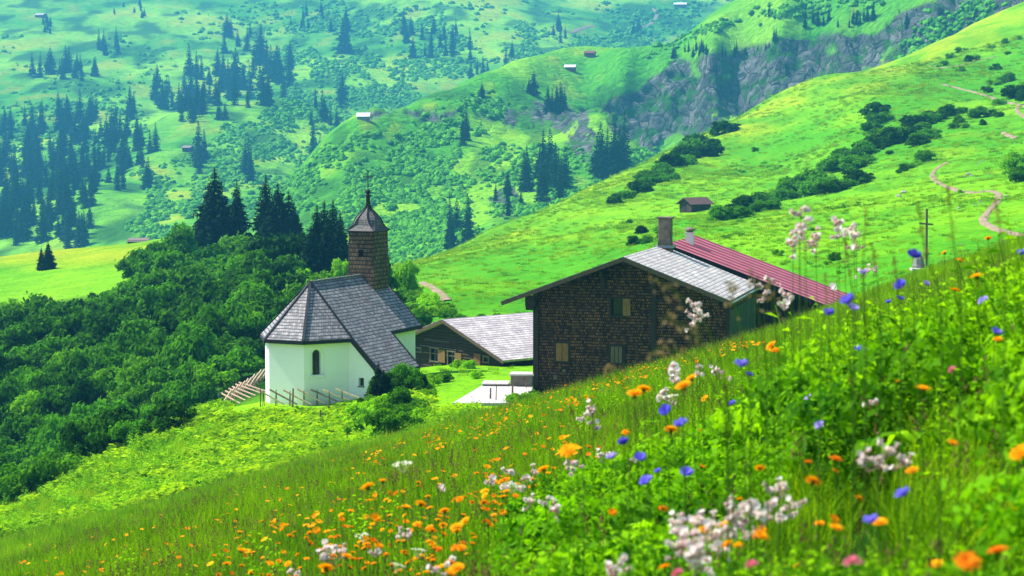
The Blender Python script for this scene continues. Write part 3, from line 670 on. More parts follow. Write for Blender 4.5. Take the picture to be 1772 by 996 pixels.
cr.bar((-.11, TD, zc + .65), (.11, TD, zc + .87), .018); cr.bar((.11, TD, zc + .65), (-.11, TD, zc + .87), .018)
cr.build('cross', M['iron'], tower)

# ------------------------------------------------------------------ big shingled farmhouse
def house(name, label, cat, loc, rz, wl, wr, L, zr_, pitl, pitr, ovl, ovr, ovf, ovb, wallmat, roofmat, base=-2.0, th=.14, gablemat=None, group=None, soff='dark_wood', verge='verge'):
    """gable house: x = along the gable, y = away from the front wall; (wl, wr) wall half widths; ridge at x = 0"""
    r = empty(name, loc, rz); tag(r, label, cat, group)
    zl = zr_ - pitl * wl - .16; zr2 = zr_ - pitr * wr - .16
    mb = MB(); prof = [(-wl, base), (wr, base), (wr, zr2), (0, zr_ - .16), (-wl, zl)]; k = 5
    vs = [(x, 0, z) for x, z in prof] + [(x, L, z) for x, z in prof]
    mb.add(vs, [tuple(range(k)), tuple(range(2 * k - 1, k - 1, -1))] + [(i, (i + 1) % k, k + (i + 1) % k, k + i) for i in range(k)])
    w = mb.build('wall', wallmat, r)
    for sgn, pt, ov, hw in ((-1, pitl, ovl, wl), (1, pitr, ovr, wr)):
        xe = sgn * (hw + ov); ze = zr_ - pt * abs(xe)
        pts = [V3(0, -ovf, zr_), V3(xe, -ovf, ze), V3(xe, L + ovb, ze), V3(0, L + ovb, zr_)]
        if sgn > 0: pts = [pts[0], pts[1], pts[2], pts[3]]
        nn = (pts[1] - pts[0]).cross(pts[2] - pts[0])
        if nn.z < 0: pts = pts[::-1]
        MB().slab(pts, th).build('roof', roofmat, r)
    dn = V3(0, 0, -.13)
    for sgn, pt, ov, hw in ((-1, pitl, ovl, wl), (1, pitr, ovr, wr)):
        xe = sgn * (hw + ov); ze = zr_ - pt * abs(xe)
        for yy in (-ovf, L + ovb): MB().bar(V3(0, yy, zr_) + dn, V3(xe, yy, ze) + dn, .06, .20).build('verge_board', M[verge], r)
    return r, w
FH_RZ = R(-15); fo = P(1085, 443, 100.6); FZ = -13.4
farm, fwall = house('farmhouse', 'large dark shingled farmhouse with silver grey roof on the flowery slope', 'farmhouse', (fo.x, fo.y, FZ), FH_RZ,
                    4.60, 5.05, 8.6, P(1078, 443, 100).z - FZ, .375, .385, 1.55, .22, .9, .35, M['farm_wall'], M['farm_roof'], base=-2.5)
FR = P(1078, 443, 100).z - FZ
def fz(v, D=100.5): return P(900, v, D).z - FZ
def fx_(u): return (u - 1085) / (FPX / 100.6) / math.cos(FH_RZ) 
# timbers at the corners, middle post, purlin brackets
for x in (-4.60, 1.35): MB().box((x, -.06, (FR - .375 * abs(x)) / 2 - .9), (.26, .12, FR - .375 * abs(x) + .7)).build('corner_post', M['dark_wood'], farm)
MB().box((5.02, -.05, 1.9), (.20, .12, 5.0)).build('corner_post', M['dark_wood'], farm)
for x in (-4.45, -2.2, 0.0, 2.4, 4.6):
    z = FR - (.375 if x < 0 else .385) * abs(x) - .30; MB().bar((x, -.86, z), (x, .1, z), .20, .22).build('purlin', M['dark_wood'], farm)
bk = MB()
for x in (-1.15, ): bk.box((x, -.18, FR - .375 * 1.15 - .75), (.22, .34, .95)); bk.bar((x, -.8, FR - .375 * 1.15 - .28), (x, -.05, FR - 1.4), .14)
bk.build('bracket', M['dark_wood'], farm)
bk = MB().box((-4.75, -.35, FR - .375 * 4.7 - .55), (.5, .6, .5)); bk.box((-4.85, -.2, FR - .375 * 4.7 - .89), (.4, .3, .25))
bk.build('bracket', M['dark_wood'], farm)
def farm_window(u, v0, v1, w, kind):
    x = fx_(u); z0, z1 = fz(v1), fz(v0); zc_ = (z0 + z1) / 2; h = z1 - z0
    carve(fwall, MB().box((x, 0, zc_), (w, .5, h)))
    f = MB(); y = -.02
    for s in (-1, 1): f.box((x + s * (w / 2 + .04), y, zc_), (.10, .10, h + .2))
    f.box((x, y - .003, z0 - .05), (w + .26, .12, .10)); f.box((x, y - .003, z1 + .05), (w + .26, .12, .10))
    fo_ = f.build('window', M['dark_wood'], farm)
    MB().box((x, .19, zc_), (w + .06, .02, h + .06)).build('pane', M['glass'], fo_)
    return x, zc_, h, w, fo_
x, z, h, w, f_ = farm_window(1069, 517, 546, .62, 0)
s = MB()
for k in range(4): s.box((x + w / 2 + .17 + (k - 1.5) * .095, -.09, z), (.09, .035, h * 1.02))
s.build('shutter', M['shutter'], f_)
x, z, h, w, f_ = farm_window(974, 597, 628, .60, 0)
for sg in (-1, 1): MB().box((x + sg * .16, -.055, z), (.29, .04, h)).build('shutter', M['shutter'], f_)
x, z, h, w, f_ = farm_window(1068, 600, 628, .66, 0)
s = MB()
for k in range(3): s.box((x - .2 + k * .2, -.055, z), (.17, .04, h))
s.build('shutter', M['shutter_pale'], f_)
MB().box((fx_(977), -.02, fz(645)), (.16, .03, .14)).build('plaque', M['shutter_pale'], farm); MB().box((fx_(962), -.02, fz(657)), (.20, .03, .22)).build('plaque', M['shutter_pale'], farm)
# side wall of greenish boards
MB().box((5.05 + .03, 4.3, 2.3), (.05, 8.5, 4.2)).build('side_cladding', M['green_boards'], farm)
gt = MB(); ge = FR - .385 * 5.27
gt.bar((5.36, -.95, ge - .13), (5.36, 8.95, ge - .10), .12, .10, 8); gt.build('gutter', M['steel'], farm)
chm = MB(); chz = FR - .1
chm.add([(x * (.40 if z < 1 else .33) + .35, 8.2 + y * (.38 if z < 1 else .33), FR - .5 if z == 0 else (FR + .35 if z == 1 else FR + 1.45)) for z in (0, 1, 2) for (x, y) in ((-1, -1), (1, -1), (1, 1), (-1, 1))],
        [(0, 3, 2, 1), (8, 9, 10, 11)] + [(k * 4 + i, k * 4 + (i + 1) % 4, k * 4 + 4 + (i + 1) % 4, k * 4 + 4 + i) for k in (0, 1) for i in range(4)])
ch = chm.build('chimney', M['stone'], farm, bevel=.02)
MB().box((.35, 8.2, FR + 1.50), (.80, .80, .08)).build('chimney_slab', M['concrete_dark'], ch)
MB().box((.35, 8.2, FR - .02), (.98, .95, .12)).build('chimney_skirt', M['steel'], ch)

# ------------------------------------------------------------------ red-roofed neighbour
ro = P(1158, 418, 112); RZ_ = -12.6; RR = P(1150, 420, 112).z - RZ_
red, rwall = house('red_roofed_house', 'dark timber house with a long red striped metal roof behind the farmhouse', 'house', (ro.x, ro.y, RZ_), FH_RZ,
                   3.4, 8.6, 7.6, RR, .40, .362, .6, .9, .8, .5, board_mat('dark_wall_boards', (0.018, 0.013, 0.010), (0.045, 0.032, 0.022), .22), M['red_roof'], base=-3, th=.12, verge='fascia')
w2 = MB().lathe([(.30, -.6), (.27, .35), (.33, .37), (.33, .43)], 4, (.55, 3.3, RR), R(45)).build('chimney', M['plaster'], red)
MB().lathe([(.20, .43), (.20, .52), (.34, .54), (.30, .62), (.12, .70)], 8, (.55, 3.3, RR)).build('chimney_cap', M['grey_wood'], w2)

# ------------------------------------------------------------------ low barn between chapel and farmhouse
bo = P(777, 553, 129); BZ = -15.9; BR = P(776, 551, 129).z - BZ
barn, bwall = house('low_barn', 'low blackened log barn with bleached shingle roof between chapel and farmhouse', 'barn', (bo.x, bo.y, BZ), R(-49),
                    4.6, 5.3, 8.8, BR, .335, .355, .45, .6, .55, .5, M['log'], M['barn_roof'], base=-1.5, th=.16)
def bx_(u, v):   # photo pixel -> gable-wall coordinates
    o = Vector((bo.x, bo.y, 0)); ax = Vector((math.cos(R(-49)), math.sin(R(-49)), 0)); nrm = Vector((-ax.y, ax.x, 0)); a_, b_ = ray(u, v); d = Vector((float(a_), 1, float(b_)))
    t = nrm.dot(o) / nrm.dot(d); p = d * t; return (p - o).dot(ax), p.z - BZ
for (u0, v0, u1, v1, sh) in ((746, 602, 759, 625, 1), (776, 608, 788, 632, 1), (716, 601, 729, 608, 0), (838, 617, 846, 626, 0)):
    xa, za = bx_(u0, v0); xb, zb = bx_(u1, v1); xa, xb = min(xa, xb), max(xa, xb); xc, zc2 = (xa + xb) / 2, (za + zb) / 2; w_, h_ = xb - xa, abs(za - zb)
    carve(bwall, MB().box((xc, 0, zc2), (w_, .5, h_)))
    f = MB()
    for s_ in (-1, 1): f.box((xc + s_ * (w_ / 2 + .03), -.03, zc2), (.08, .08, h_ + .12))
    f.box((xc, -.033, zc2 + h_ / 2 + .04), (w_ + .2, .10, .08)); f.box((xc, -.033, zc2 - h_ / 2 - .04), (w_ + .2, .12, .07)); f.box((xc, .06, zc2), (.035, .03, h_)); f.box((xc, .063, zc2 + h_ * .12), (w_, .03, .03))
    wo_ = f.build('window', M['win_frame'], barn); MB().box((xc, .1, zc2), (w_ + .04, .02, h_ + .04)).build('pane', M['glass'], wo_)
    if sh: MB().box((xb + .08 + w_ * .42, -.06, zc2 - .02), (w_ * .85, .04, h_ * 1.02)).build('shutter', M['shutter'], wo_)
xs, zs = bx_(827, 624); MB().box((xs, -.05, zs), (.62, .05, .9)).build('hatch', plain_mat('red_brown_hatch', (.14, .055, .03), (.25, .10, .05), 3, stretch=(8, 8, 1)), barn)
for k in range(3): MB().box((-1.2 + .1 * k, -.02, BR - 1.5 - k * .42), (2.5 + k * 1.2, .03, .035)).build('batten', M['grey_wood'], barn)

# ------------------------------------------------------------------ slab, trough, stakes in front of the farmhouse
def onA(u, v, dz=0.0):
    p = hit(u, v, 'A')[0]; return Vector((p[0], p[1], p[2] + dz))
yz = P(850, 680, 100).z + .12
def flat(u, v, z):
    a_, b_ = ray(u, v); t = z / float(b_); return Vector((float(a_) * t, t, z))
sl_ = MB().slab([flat(783, 697, yz), flat(918, 697, yz), flat(922, 664, yz), flat(838, 664, yz)], .25)
yard = sl_.build('concrete_slab', M['concrete']); tag(yard, 'pale concrete slab on the grass at the left end of the farmhouse', 'slab')
_t0 = flat(886, 668, yz); 
trg = empty('concrete_trough', (_t0.x, _t0.y, yz), R(-4)); tag(trg, 'low concrete cistern with two flat lids beside the slab', 'cistern')
MB().box((.48, .5, .26), (1.10, 1.0, .52)).build('basin', M['concrete_dark'], trg, bevel=.015)
MB().box((.48, .5, .57), (1.22, 1.12, .09)).build('lid', M['concrete'], trg, bevel=.01)
MB().box((-.85, .6, .10), (1.35, 1.3, .06)).build('lid', M['concrete'], trg, bevel=.01)
MB().box((-.85, .6, -.09), (1.25, 1.2, .34)).build('plinth', M['concrete_dark'], trg)
stake_labels = {848: 'short thin stake standing before the left end of the concrete slab', 858: 'thin pale stake before the middle of the concrete slab', 886: 'thick dark stake before the right part of the concrete slab', 910: 'slim stake beside the farmhouse corner and concrete slab',
                554: 'lone dark stake on the green bank below the fence', 568: 'short stout stake just under the right end of the fence', 910.5: ''}
for (u, v, h, w) in ((848, 698, .75, .09), (858, 699, .95, .05), (886, 694, .75, .10), (910, 683, .75, .06), (554, 745, 1.0, .09), (568, 722, .62, .11)):
    p = onA(u, v); st = MB().bar((0, 0, -.2), (.03, 0, h), w, w, 6, .85).build('stake', M['post']); st.location = p; tag(st, stake_labels[u], 'stake')

# ------------------------------------------------------------------ fence of slanting rails round the chapel
fen = empty('slanted_rail_fence', onA(450, 700)); tag(fen, 'rustic wooden fence of slanting split rails in front of the chapel', 'fence')
fb = fen.location
def fence_post(p, h, lean=0.0, w=.05, mat='post'):
    q = p - fb; MB().bar(q + V3(0, 0, -.25), q + V3(lean, 0, h), w, w, 6, .8).build('post', M[mat], fen)
def fence_rail(p, q, w=.085, mat='rail'):
    MB().bar(p - fb, q - fb, w, w, 7, .8, .012).build('rail', M[mat], fen)
pxm = FPX / 112.0
for k, (u, ut) in enumerate(((452, 0), (474, 0), (498, 0), (522, 0), (545, 0), (566, 0), (588, 0))):   # front run: rails fall from upper left to lower right
    b_ = onA(u + 4, 702); up = V3(-.05, 0, .0)
    fence_post(b_ + V3(-.05, -.06, 0), .86 + .06 * math.sin(k * 2.1), .06); fence_post(b_ + V3(.05, .08, 0), .82, -.06)
    a_ = b_ + V3(-.36, .0, .93 - .03 * (k % 3)); e_ = b_ + V3(1.15, -.02, .10)
    e_.z = zA(e_.x, e_.y) + .12
    fence_rail(a_, e_, .11, 'rail' if k % 3 != 1 else 'rail_dark')
for u in (451, 506): fence_post(onA(u, 704), 1.0 if u == 451 else 1.02, .0 if u == 451 else .05, .07 if u == 451 else .11)
# the run at the left, seen nearly end on: it goes from the front corner away beside the chapel
pA = onA(390, 706); pB = onA(441, 690)
pB = Vector((pB.x, pA.y + 9.5, 0))
for k in range(15):
    t = k / 14; b_ = pA.lerp(pB, t); b_.z = zA(b_.x, b_.y)
    b_.z = max(b_.z, pA.z + t * .1)
    fence_post(b_ + V3(-.1, 0, 0), 1.0, .12); fence_post(b_ + V3(.12, 0, 0), 1.0, -.12)
    top = b_ + V3(.42, .25, 1.25 + .06 * math.sin(k * 3)); bot = b_ + V3(-.30, -.7, .12)
    fence_rail(bot, top, .19)
    if k < 6:
        e_ = b_ + V3(1.15 + .12 * k, -.75, 0); e_.z = zA(e_.x, e_.y) + .06; fence_rail(b_ + V3(-.25, .1, 1.02), e_, .14)
spout = empty('bent_pipe', onA(379, 704)); tag(spout, 'thin bent steel pipe bracket at the left end of the rail fence', 'pipe')
sp_ = MB(); sp_.bar((0, 0, -.1), (0, 0, 1.35), .035, .035, 6); sp_.build('upright', M['steel'], spout)
pts = [V3(.0, 0, .65), V3(.35, 0, .66)]; sp_ = MB().bar(*pts, .03, .03, 6); sp_.bar((0, 0, .66), (-.08, 0, .85), .03, .03, 6); sp_.bar((-.08, 0, .85), (.05, 0, 1.0), .03, .03, 6); sp_.bar((.05, 0, 1.0), (.3, 0, 1.08), .03, .03, 6); sp_.build('hook', M['steel'], spout)

# ------------------------------------------------------------------ wayside cross
wc = P(1603, 464, 110); gz = zA(wc.x, wc.y)
wcr = empty('wayside_cross', (wc.x, wc.y, wc.z), 0); tag(wcr, 'slim weathered wooden wayside cross on a pale slab among the flowers', 'cross')
MB().bar((0, 0, 0), (-.03, 0, 3.2), .13, .11, 4).build('upright', M['grey_wood'], wcr)
MB().bar((-.42, -.07, 2.42), (.30, -.07, 2.36), .12, .09, 4).build('crossbar', M['grey_wood'], wcr)
MB().box((0, -.1, -.05), (1.7, .8, .12)).build('slab', M['concrete'], wcr, bevel=.01)
MB().box((0, 0, (gz - wc.z - .6) / 2 - .1), (1.0, .5, abs(gz - wc.z) + .6)).build('plinth', M['concrete_dark'], wcr)
MB().lathe([(.0, 0), (.30, .02), (.34, .12), (.26, .5), (.12, .72), (.0, .78)], 9, (-.35, .35, 0)).build('stone', M['rock'], wcr)
# rail beside the farmhouse
r0 = P(1143, 702, 80); r1 = P(1440, 525, 92); hr = empty('handrail', (r0.x, r0.y, zA(r0.x, r0.y))); tag(hr, 'thin pale pole rail climbing the slope beside the farmhouse', 'rail')
mbr = MB().bar(V3(0, 0, 0) + (P(1143, 702, 80) - hr.location), P(1440, 528, 92) - hr.location, .05, .05, 6); mbr.build('rail', M['rail'], hr)
for t in (0, .25, .5, .75, 1):
    p_ = P(1143, 702, 80).lerp(P(1440, 528, 92), t); MB().bar(p_ - hr.location + V3(0, 0, .02), Vector((p_.x, p_.y, zA(p_.x, p_.y) - .2)) - hr.location, .06, .06, 6).build('post', M['post'], hr)

# ------------------------------------------------------------------ small huts
def hut(name, label, u, v, layer, W, L, H, rz, roofc, wallc, pitch=.42, group=None, rot90=False):
    p = hit(u, v, layer)[0]; r = empty(name, tuple(p), R(rz)); tag(r, label, 'hut', group)
    zr_ = H + pitch * W / 2
    mb = MB(); prof = [(-W / 2, -1.2), (W / 2, -1.2), (W / 2, H), (0, zr_), (-W / 2, H)]; vs = [(x, -L / 2, z) for x, z in prof] + [(x, L / 2, z) for x, z in prof]
    mb.add(vs, [tuple(range(5)), tuple(range(9, 4, -1))] + [(i, (i + 1) % 5, 5 + (i + 1) % 5, 5 + i) for i in range(5)])
    mb.build('wall', wallc, r)
    rf = MB()
    for s in (-1, 1):
        pts = [V3(0, -L / 2 - .4, zr_ + .08), V3(s * (W / 2 + .45), -L / 2 - .4, H - pitch * .45 + .08), V3(s * (W / 2 + .45), L / 2 + .4, H - pitch * .45 + .08), V3(0, L / 2 + .4, zr_ + .08)]
        if (pts[1] - pts[0]).cross(pts[2] - pts[0]).z < 0: pts = pts[::-1]
        rf.slab(pts, .1)
    rf.build('roof', roofc, r)
    MB().box((-W * .12, -L / 2 - .02, H * .42), (W * .26, .05, H * .8)).build('door', M['dark_wood'], r)
    return r
dk = board_mat('hut_boards', (0.035, 0.026, 0.022), (0.075, 0.058, 0.048), .2); brn = plain_mat('brown_hut_roof', (.075, .035, .035), (.13, .065, .06), 2)
mr = plain_mat('dark_red_hut_roof', (.14, .035, .04), (.2, .06, .065), 1); wr_ = plain_mat('bright_metal_hut_roof', (.75, .74, .76), (.88, .87, .88), .5, .4); lt_ = plain_mat('grey_hut_wall', (.16, .13, .12), (.26, .22, .20), 1)
hut('hay_hut', 'small dark hay hut with brown roof on the green hillside beside the hedge', 1203, 365, 'A', 3.0, 3.6, 1.25, -58, brn, dk, .5)
hut('alpine_hut', 'tiny hut with dark red roof on top of the middle ridge', 1021, 98, 'B', 4.2, 5.6, 2.2, 78, mr, mr, .5)
hut('alpine_hut', 'tiny hut with whitish roof on the ridge meadow below the red-roofed hut', 987, 122, 'B', 4.4, 5.4, 2.0, 80, wr_, mr, .5)
hut('alpine_hut', 'tiny hut with gleaming white roof alone on the grassy saddle', 629, 206, 'B', 3.8, 5.0, 1.4, 88, wr_, lt_, .7)
hut('alpine_hut', 'tiny white-roofed hut high on the far pasture at the top edge', 1177, 11, 'C', 7, 14, 2.4, 86, wr_, mr, .6)
hut('alpine_hut', 'tiny pale hut beside firs at the upper left of the far slope', 70, 30, 'C', 6, 9, 2.6, 75, plain_mat('pinkish_roof', (.42, .36, .38), (.55, .48, .5), 1), mr, .5)
hut('alpine_hut', 'tiny dark hut beside two tall firs on the lower pasture', 325, 262, 'C', 4, 5, 2.4, 70, lt_, dk, .5)
p = hit(237, 419, 'A')[0]
lb = empty('roofed_stack', tuple(p)); tag(lb, 'low flat grey roof showing over the edge of the yellow meadow', 'shed')
MB().box((0, 1, .35), (3.6, 3.0, .10), rot=Matrix.Rotation(R(10), 3, 'X')).build('roof', M['grey_wood'], lb); MB().box((0, 1.2, 0), (3.2, 2.4, .6)).build('wall', M['dark_wood'], lb)
# ------------------------------------------------------------------ where the single flowers of the foreground stand
TRUE_W = {'orange': .043, 'yellow': .046, 'rust': .040, 'blue': .031, 'lilac': .032, 'pink': .030, 'silene': .060, 'umbel': .070}
BIG_FLOWERS = [
 ('yellow',1098,681,30,'largest golden flower pair left of centre below the farmhouse, left head'),('yellow',1114,673,26,'golden flower, right head of the pair below the farmhouse'),('yellow',1182,667,30,'golden flower just right of the pair below the farmhouse'),('yellow',1196,654,22,'golden flower leaning up beside its twin below the farmhouse'),
 ('orange',1334,598,20,'orange flower standing above the meadow line at the farmhouse corner'),('orange',1340,606,18,'lower orange flower at the farmhouse corner'),('yellow',1220,689,14,'small golden flower right of the golden twins'),('orange',1161,743,22,'orange flower among the broad leaves below the golden twins'),
 ('rust',1398,800,19,'rust orange flower, left of the rust pair in the right foreground'),('rust',1446,794,21,'rust orange flower, right of the rust pair in the right foreground'),('orange',1315,810,15,'small orange flower left of the rust pair'),('yellow',1447,913,27,'flat yellow flower low in the right foreground'),('yellow',1598,673,33,'flat yellow flower among dark leaves in the right foreground'),
 ('orange',1764,784,32,'orange flower cut by the right edge'),('orange',1578,814,20,'orange flower above the violet-blue bell in the right foreground'),('yellow',1634,437,14,'yellow flower just right of the wayside cross top'),('orange',1662,450,15,'orange flower under the yellow one beside the wayside cross'),('yellow',1690,478,24,'golden flower on the skyline of the right foreground'),
 ('orange',1653,502,17,'orange flower below the skyline right of the wayside cross'),('yellow',1710,412,13,'yellow flower near the hillside path bend'),('orange',1280,864,15,'orange flower at the top of the pink-white cluster'),('yellow',1251,908,24,'golden flower inside the pink-white campion cluster'),('orange',1150,981,22,'orange flower at the bottom edge below the campions'),
 ('orange',1083,748,14,'orange flower above the row of violet bells'),('yellow',983,780,38,'golden flower standing over the orange drift'),('yellow',636,842,30,'golden flower, left head of the pair over the drift'),('yellow',662,832,22,'golden flower, right head of the pair over the drift'),('yellow',650,896,24,'bright golden flower in the middle of the drift'),
 ('yellow',703,877,22,'golden flower in the row of three, left one'),('yellow',728,872,24,'golden flower in the row of three, middle one'),('yellow',769,884,22,'golden flower in the row of three, right one'),('yellow',790,912,28,'broad golden flower right of the row of three'),('yellow',846,906,28,'flat golden flower at the right edge of the drift'),
 ('orange',797,948,22,'orange flower below the broad golden one'),('yellow',564,982,32,'large golden flower at the bottom edge'),('orange',537,939,20,'orange flower left of the white campions at the bottom'),('yellow',600,962,24,'golden flower near the bottom beside the campions'),('orange',722,907,18,'orange flower between the golden row and the broad one'),
 ('orange',415,921,16,'orange flower at the left tip of the drift'),('orange',418,952,18,'orange flower under the one at the left tip of the drift'),('yellow',940,812,26,'golden flower right of the pale blooms in the upper drift'),('orange',1485,958,14,'orange flower at the bottom right beside the pink clover'),('orange',1668,975,26,'orange flower at the bottom edge near the right corner'),('orange',1754,962,12,'small orange flower near the right bottom corner'),
 ('orange',1060,886,14,'orange flower alone in green herbs, bottom centre'),('rust',1147,880,14,'rust flower beside the alone orange one, bottom centre'),('yellow',1318,980,10,'tiny yellow flower above the pink clover'),
 ('blue',1470,524,27,'violet-blue bell on the skyline right of the red roof'),('lilac',1475,536,20,'paler bell just under the violet-blue one right of the red roof'),('blue',1434,545,22,'violet-blue bell at the tip of the red roof'),('blue',1580,444,22,'violet-blue bell left of the foot of the wayside cross'),('blue',1559,495,20,'violet-blue bell below the wayside cross'),('blue',1557,518,13,'small blue bell under the one below the wayside cross'),
 ('blue',1538,524,12,'small dusky blue bell left of its twin below the cross'),('lilac',1602,492,12,'pale blue bell right below the wayside cross slab'),('blue',1722,577,21,'violet-blue bell near the right edge'),('blue',1487,607,17,'deep blue bell in the herbs under the skyline'),('blue',1283,634,24,'violet bell in front of the farmhouse corner'),('blue',1296,650,13,'small violet bell under the one at the farmhouse corner'),
 ('lilac',1495,474,16,'lilac bell standing in the grass above the skyline'),('blue',1153,713,22,'violet bell over the broad leaves'),('blue',1180,736,22,'violet bell right of the one over the broad leaves'),('blue',1080,768,20,'violet bell at the left of the violet row'),('lilac',1060,793,20,'lilac bell below the violet row'),('blue',1107,793,19,'violet bell in the middle of the violet row'),
 ('blue',1120,835,22,'violet bell lowest of the violet row'),('blue',1187,820,21,'violet bell at the right of the violet row'),('blue',1565,858,26,'violet-blue bell on a dark stem in the right foreground'),('blue',1508,905,28,'largest deep blue bell low in the right foreground'),('blue',1268,700,14,'small blue bell in shaded leaves'),('lilac',1397,692,18,'pale lilac bell before the dark hollow'),
 ('lilac',1419,737,16,'pale blue bell in the dark hollow'),('blue',1182,902,16,'blue bell at the top of the campion cluster'),('lilac',1703,523,18,'lilac pink flower near the right edge'),('blue',1768,440,16,'blue bell cut by the right edge'),('blue',1139,817,13,'small blue bell between two of the violet row'),('lilac',1517,945,11,'pale bell low at the bottom right'),
 ('pink',1476,976,32,'bright pink clover head at the bottom right'),('pink',1301,980,24,'pink clover head at the bottom centre right'),('pink',1173,994,22,'pink clover head at the bottom edge'),('pink',1648,640,14,'small pink clover in the right foreground'),
 ('umbel',696,803,36,'cream white umbel standing over the meadow left of centre'),('umbel',627,927,28,'cream umbel in the orange drift'),('umbel',887,840,32,'cream umbel in the upper drift'),('umbel',724,952,30,'cream umbel low in the drift'),('umbel',688,978,30,'cream umbel at the bottom of the drift'),('umbel',1160,686,30,'cream umbel behind the golden twins')]
CAMPIONS = [(1385,365,26),(1392,385,24),(1383,402,26),(1372,425,28),(1395,420,24),(1412,415,24),(1452,385,28),(1462,398,26),(1448,402,22),(1478,412,26),(1482,425,24),(1306,490,24),(1322,512,22),(1340,485,22),(1368,510,26),(1358,525,24),(1442,495,20),(1208,528,26),(1205,548,24),(1195,562,22),(1212,540,22),
 (1166,636,28),(1170,652,24),(1025,712,22),(1028,735,20),(1140,685,24),(1160,690,24),(1210,640,22),(1245,645,20),(1505,695,20),(1495,470,16),(1512,465,16),(1530,778,26),(1505,800,28),(1515,798,22),(1560,800,26),(1565,790,20),
 (1195,905,34),(1180,920,34),(1215,910,34),(1170,910,28),(1200,930,34),(1225,925,32),(1185,945,32),(1210,950,34),(1205,970,34),(1170,948,28),(1235,945,28),(1250,930,28),(1262,918,28),(1275,900,32),(1290,888,32),(1300,875,34),(1285,910,30),(1310,890,30),(1320,900,26),(1335,872,30),(1370,872,28),(1340,850,26),(1355,848,26),(1300,925,24),(1250,948,22),(1270,880,26),(1350,895,24),(1365,885,22),(1212,985,28),
 (1070,985,34),(1060,992,28),(962,885,26),(1098,795,14),(567,950,30),(572,962,26),(585,955,22),(765,843,18),(870,840,24),(905,835,26),(850,830,22),(925,820,22),(1000,800,24),(990,812,22),(945,865,20),(700,925,22),(780,970,24),(650,955,20),(1010,720,20),(880,815,20),(915,870,20),(760,985,26),(1455,780,18),(1045,790,18),(508,990,22)]

def head_pos(kind, u, v, px):
    px = px * (1.08 if kind in ('silene', 'umbel') else (1.0 if u < 1000 and v > 750 else (.95 if kind in ('blue', 'lilac') else 1.12)))
    Y = FPX * TRUE_W[kind] / px; lo, hi = (.40 if u > 1000 or v > 800 else .26), 1.0
    for _ in range(12):
        p = P(u, v, Y); h = p.z - zA(p.x, p.y)
        if h > hi or h < lo: Y *= .95
        else: break
    return p, px, Y
HEADPOS = [(q[1], q[2], head_pos(q[0], q[1], q[2], q[3])) for q in BIG_FLOWERS] + [(u, v, head_pos('silene', u, v, px)) for u, v, px in CAMPIONS]
def make_room(pts, scl, H, Rr):
    """plants in front of a flower stay lower than its head, and none outgrows its neighbours at the brow of the slope"""
    pts = np.asarray(pts); scl = np.array(scl, float); x, y, g = pts.T; u, vb = UV(x, y, g)
    def top_v(s): return UV(x, y, g + H * s)[1]
    brow = np.interp(u, [900, 1060, 1250, 1330, 1400, 1450, 1520, 1600, 1700, 1772, 2200], [745, 695, 612, 585, 560, 524, 496, 470, 440, 412, 250]) - RNG.uniform(-18, 26, len(u))
    def limit(s, vmin, mask):
        vt = top_v(s); bad = mask & (vt < vmin); r = np.where(bad, (vb - vmin) / np.maximum(vb - vt, 1e-3), 1.0); return s * np.clip(r, 0.0, 1.0)
    scl = limit(scl, brow, y < 12)
    for fu, fv, (p, px, Y) in HEADPOS:
        hw = Rr * scl * FPX / y
        scl = limit(scl, fv + px * .35, (y < Y + .04) & (y > Y * .35) & (np.abs(u - fu) < hw + px * .35))
    return scl
# ------------------------------------------------------------------ vegetation prototypes
HID = bpy.data.collections.new('prototypes')      # not linked to the scene: only meshes for instancing
def proto(me):
    o = bpy.data.objects.new(me.name, me); return o
def quads_from(C, T, B, jit=None):
    """C centre, T half-length vector, B half-width vector -> diamond-ish leaf quads"""
    V = np.stack([C - T, C + B - T * .05, C + T, C - B - T * .05], 1).reshape(-1, 3)
    F = np.arange(len(V)).reshape(-1, 4); return V, F
def unit(v): return v / (np.linalg.norm(v, axis=-1, keepdims=True) + 1e-9)
def cat(parts):
    Vs, Fs, o = [], [], 0
    for V, F in parts: Vs.append(V); Fs.append(F + o); o += len(V)
    return np.concatenate(Vs), np.concatenate(Fs)
def tube_np(p0, p1, r0, r1, n=5):
    p0, p1 = np.asarray(p0, float), np.asarray(p1, float); d = unit(p1 - p0); a = unit(np.cross(d, (.3, .9, .2))); b = np.cross(d, a); an = np.linspace(0, 2 * np.pi, n, endpoint=False)
    ring = np.cos(an)[:, None] * a + np.sin(an)[:, None] * b; V = np.r_[p0 + ring * r0, p1 + ring * r1]; i = np.arange(n)
    return V, np.stack([i, (i + 1) % n, n + (i + 1) % n, n + i], 1)

F_ALDER = foliage('alder_leaves', (0.006, 0.042, 0.002), (0.085, 0.30, 0.005), 0.34, scale=.8)
F_BRIGHT = foliage('bright_leaves', (0.030, 0.15, 0.002), (0.30, 0.62, 0.005), 0.45, scale=2.2)
F_SHRUB = foliage('shrub_leaves', (0.018, 0.11, 0.003), (0.17, 0.44, 0.006), 0.42, scale=1.6)
F_SPRUCE = foliage('spruce_needles', (0.003, 0.020, 0.006), (0.009, 0.042, 0.009), 0.08, scale=1.2)
F_FARSPRUCE = foliage('distant_spruce_needles', (0.004, 0.028, 0.012), (0.010, 0.050, 0.018), 0.08, scale=.15)
F_SCRUB = foliage('green_scrub', (0.020, 0.125, 0.005), (0.11, 0.38, 0.010), 0.0, scale=.45, rough=.9)
F_GRASS = foliage('grass_blades', (0.045, 0.16, 0.003), (0.24, 0.44, 0.006), 0.40, scale=.5)
F_GRASS2 = foliage('yellow_green_blades', (0.12, 0.27, 0.005), (0.32, 0.47, 0.008), 0.42, scale=.4)
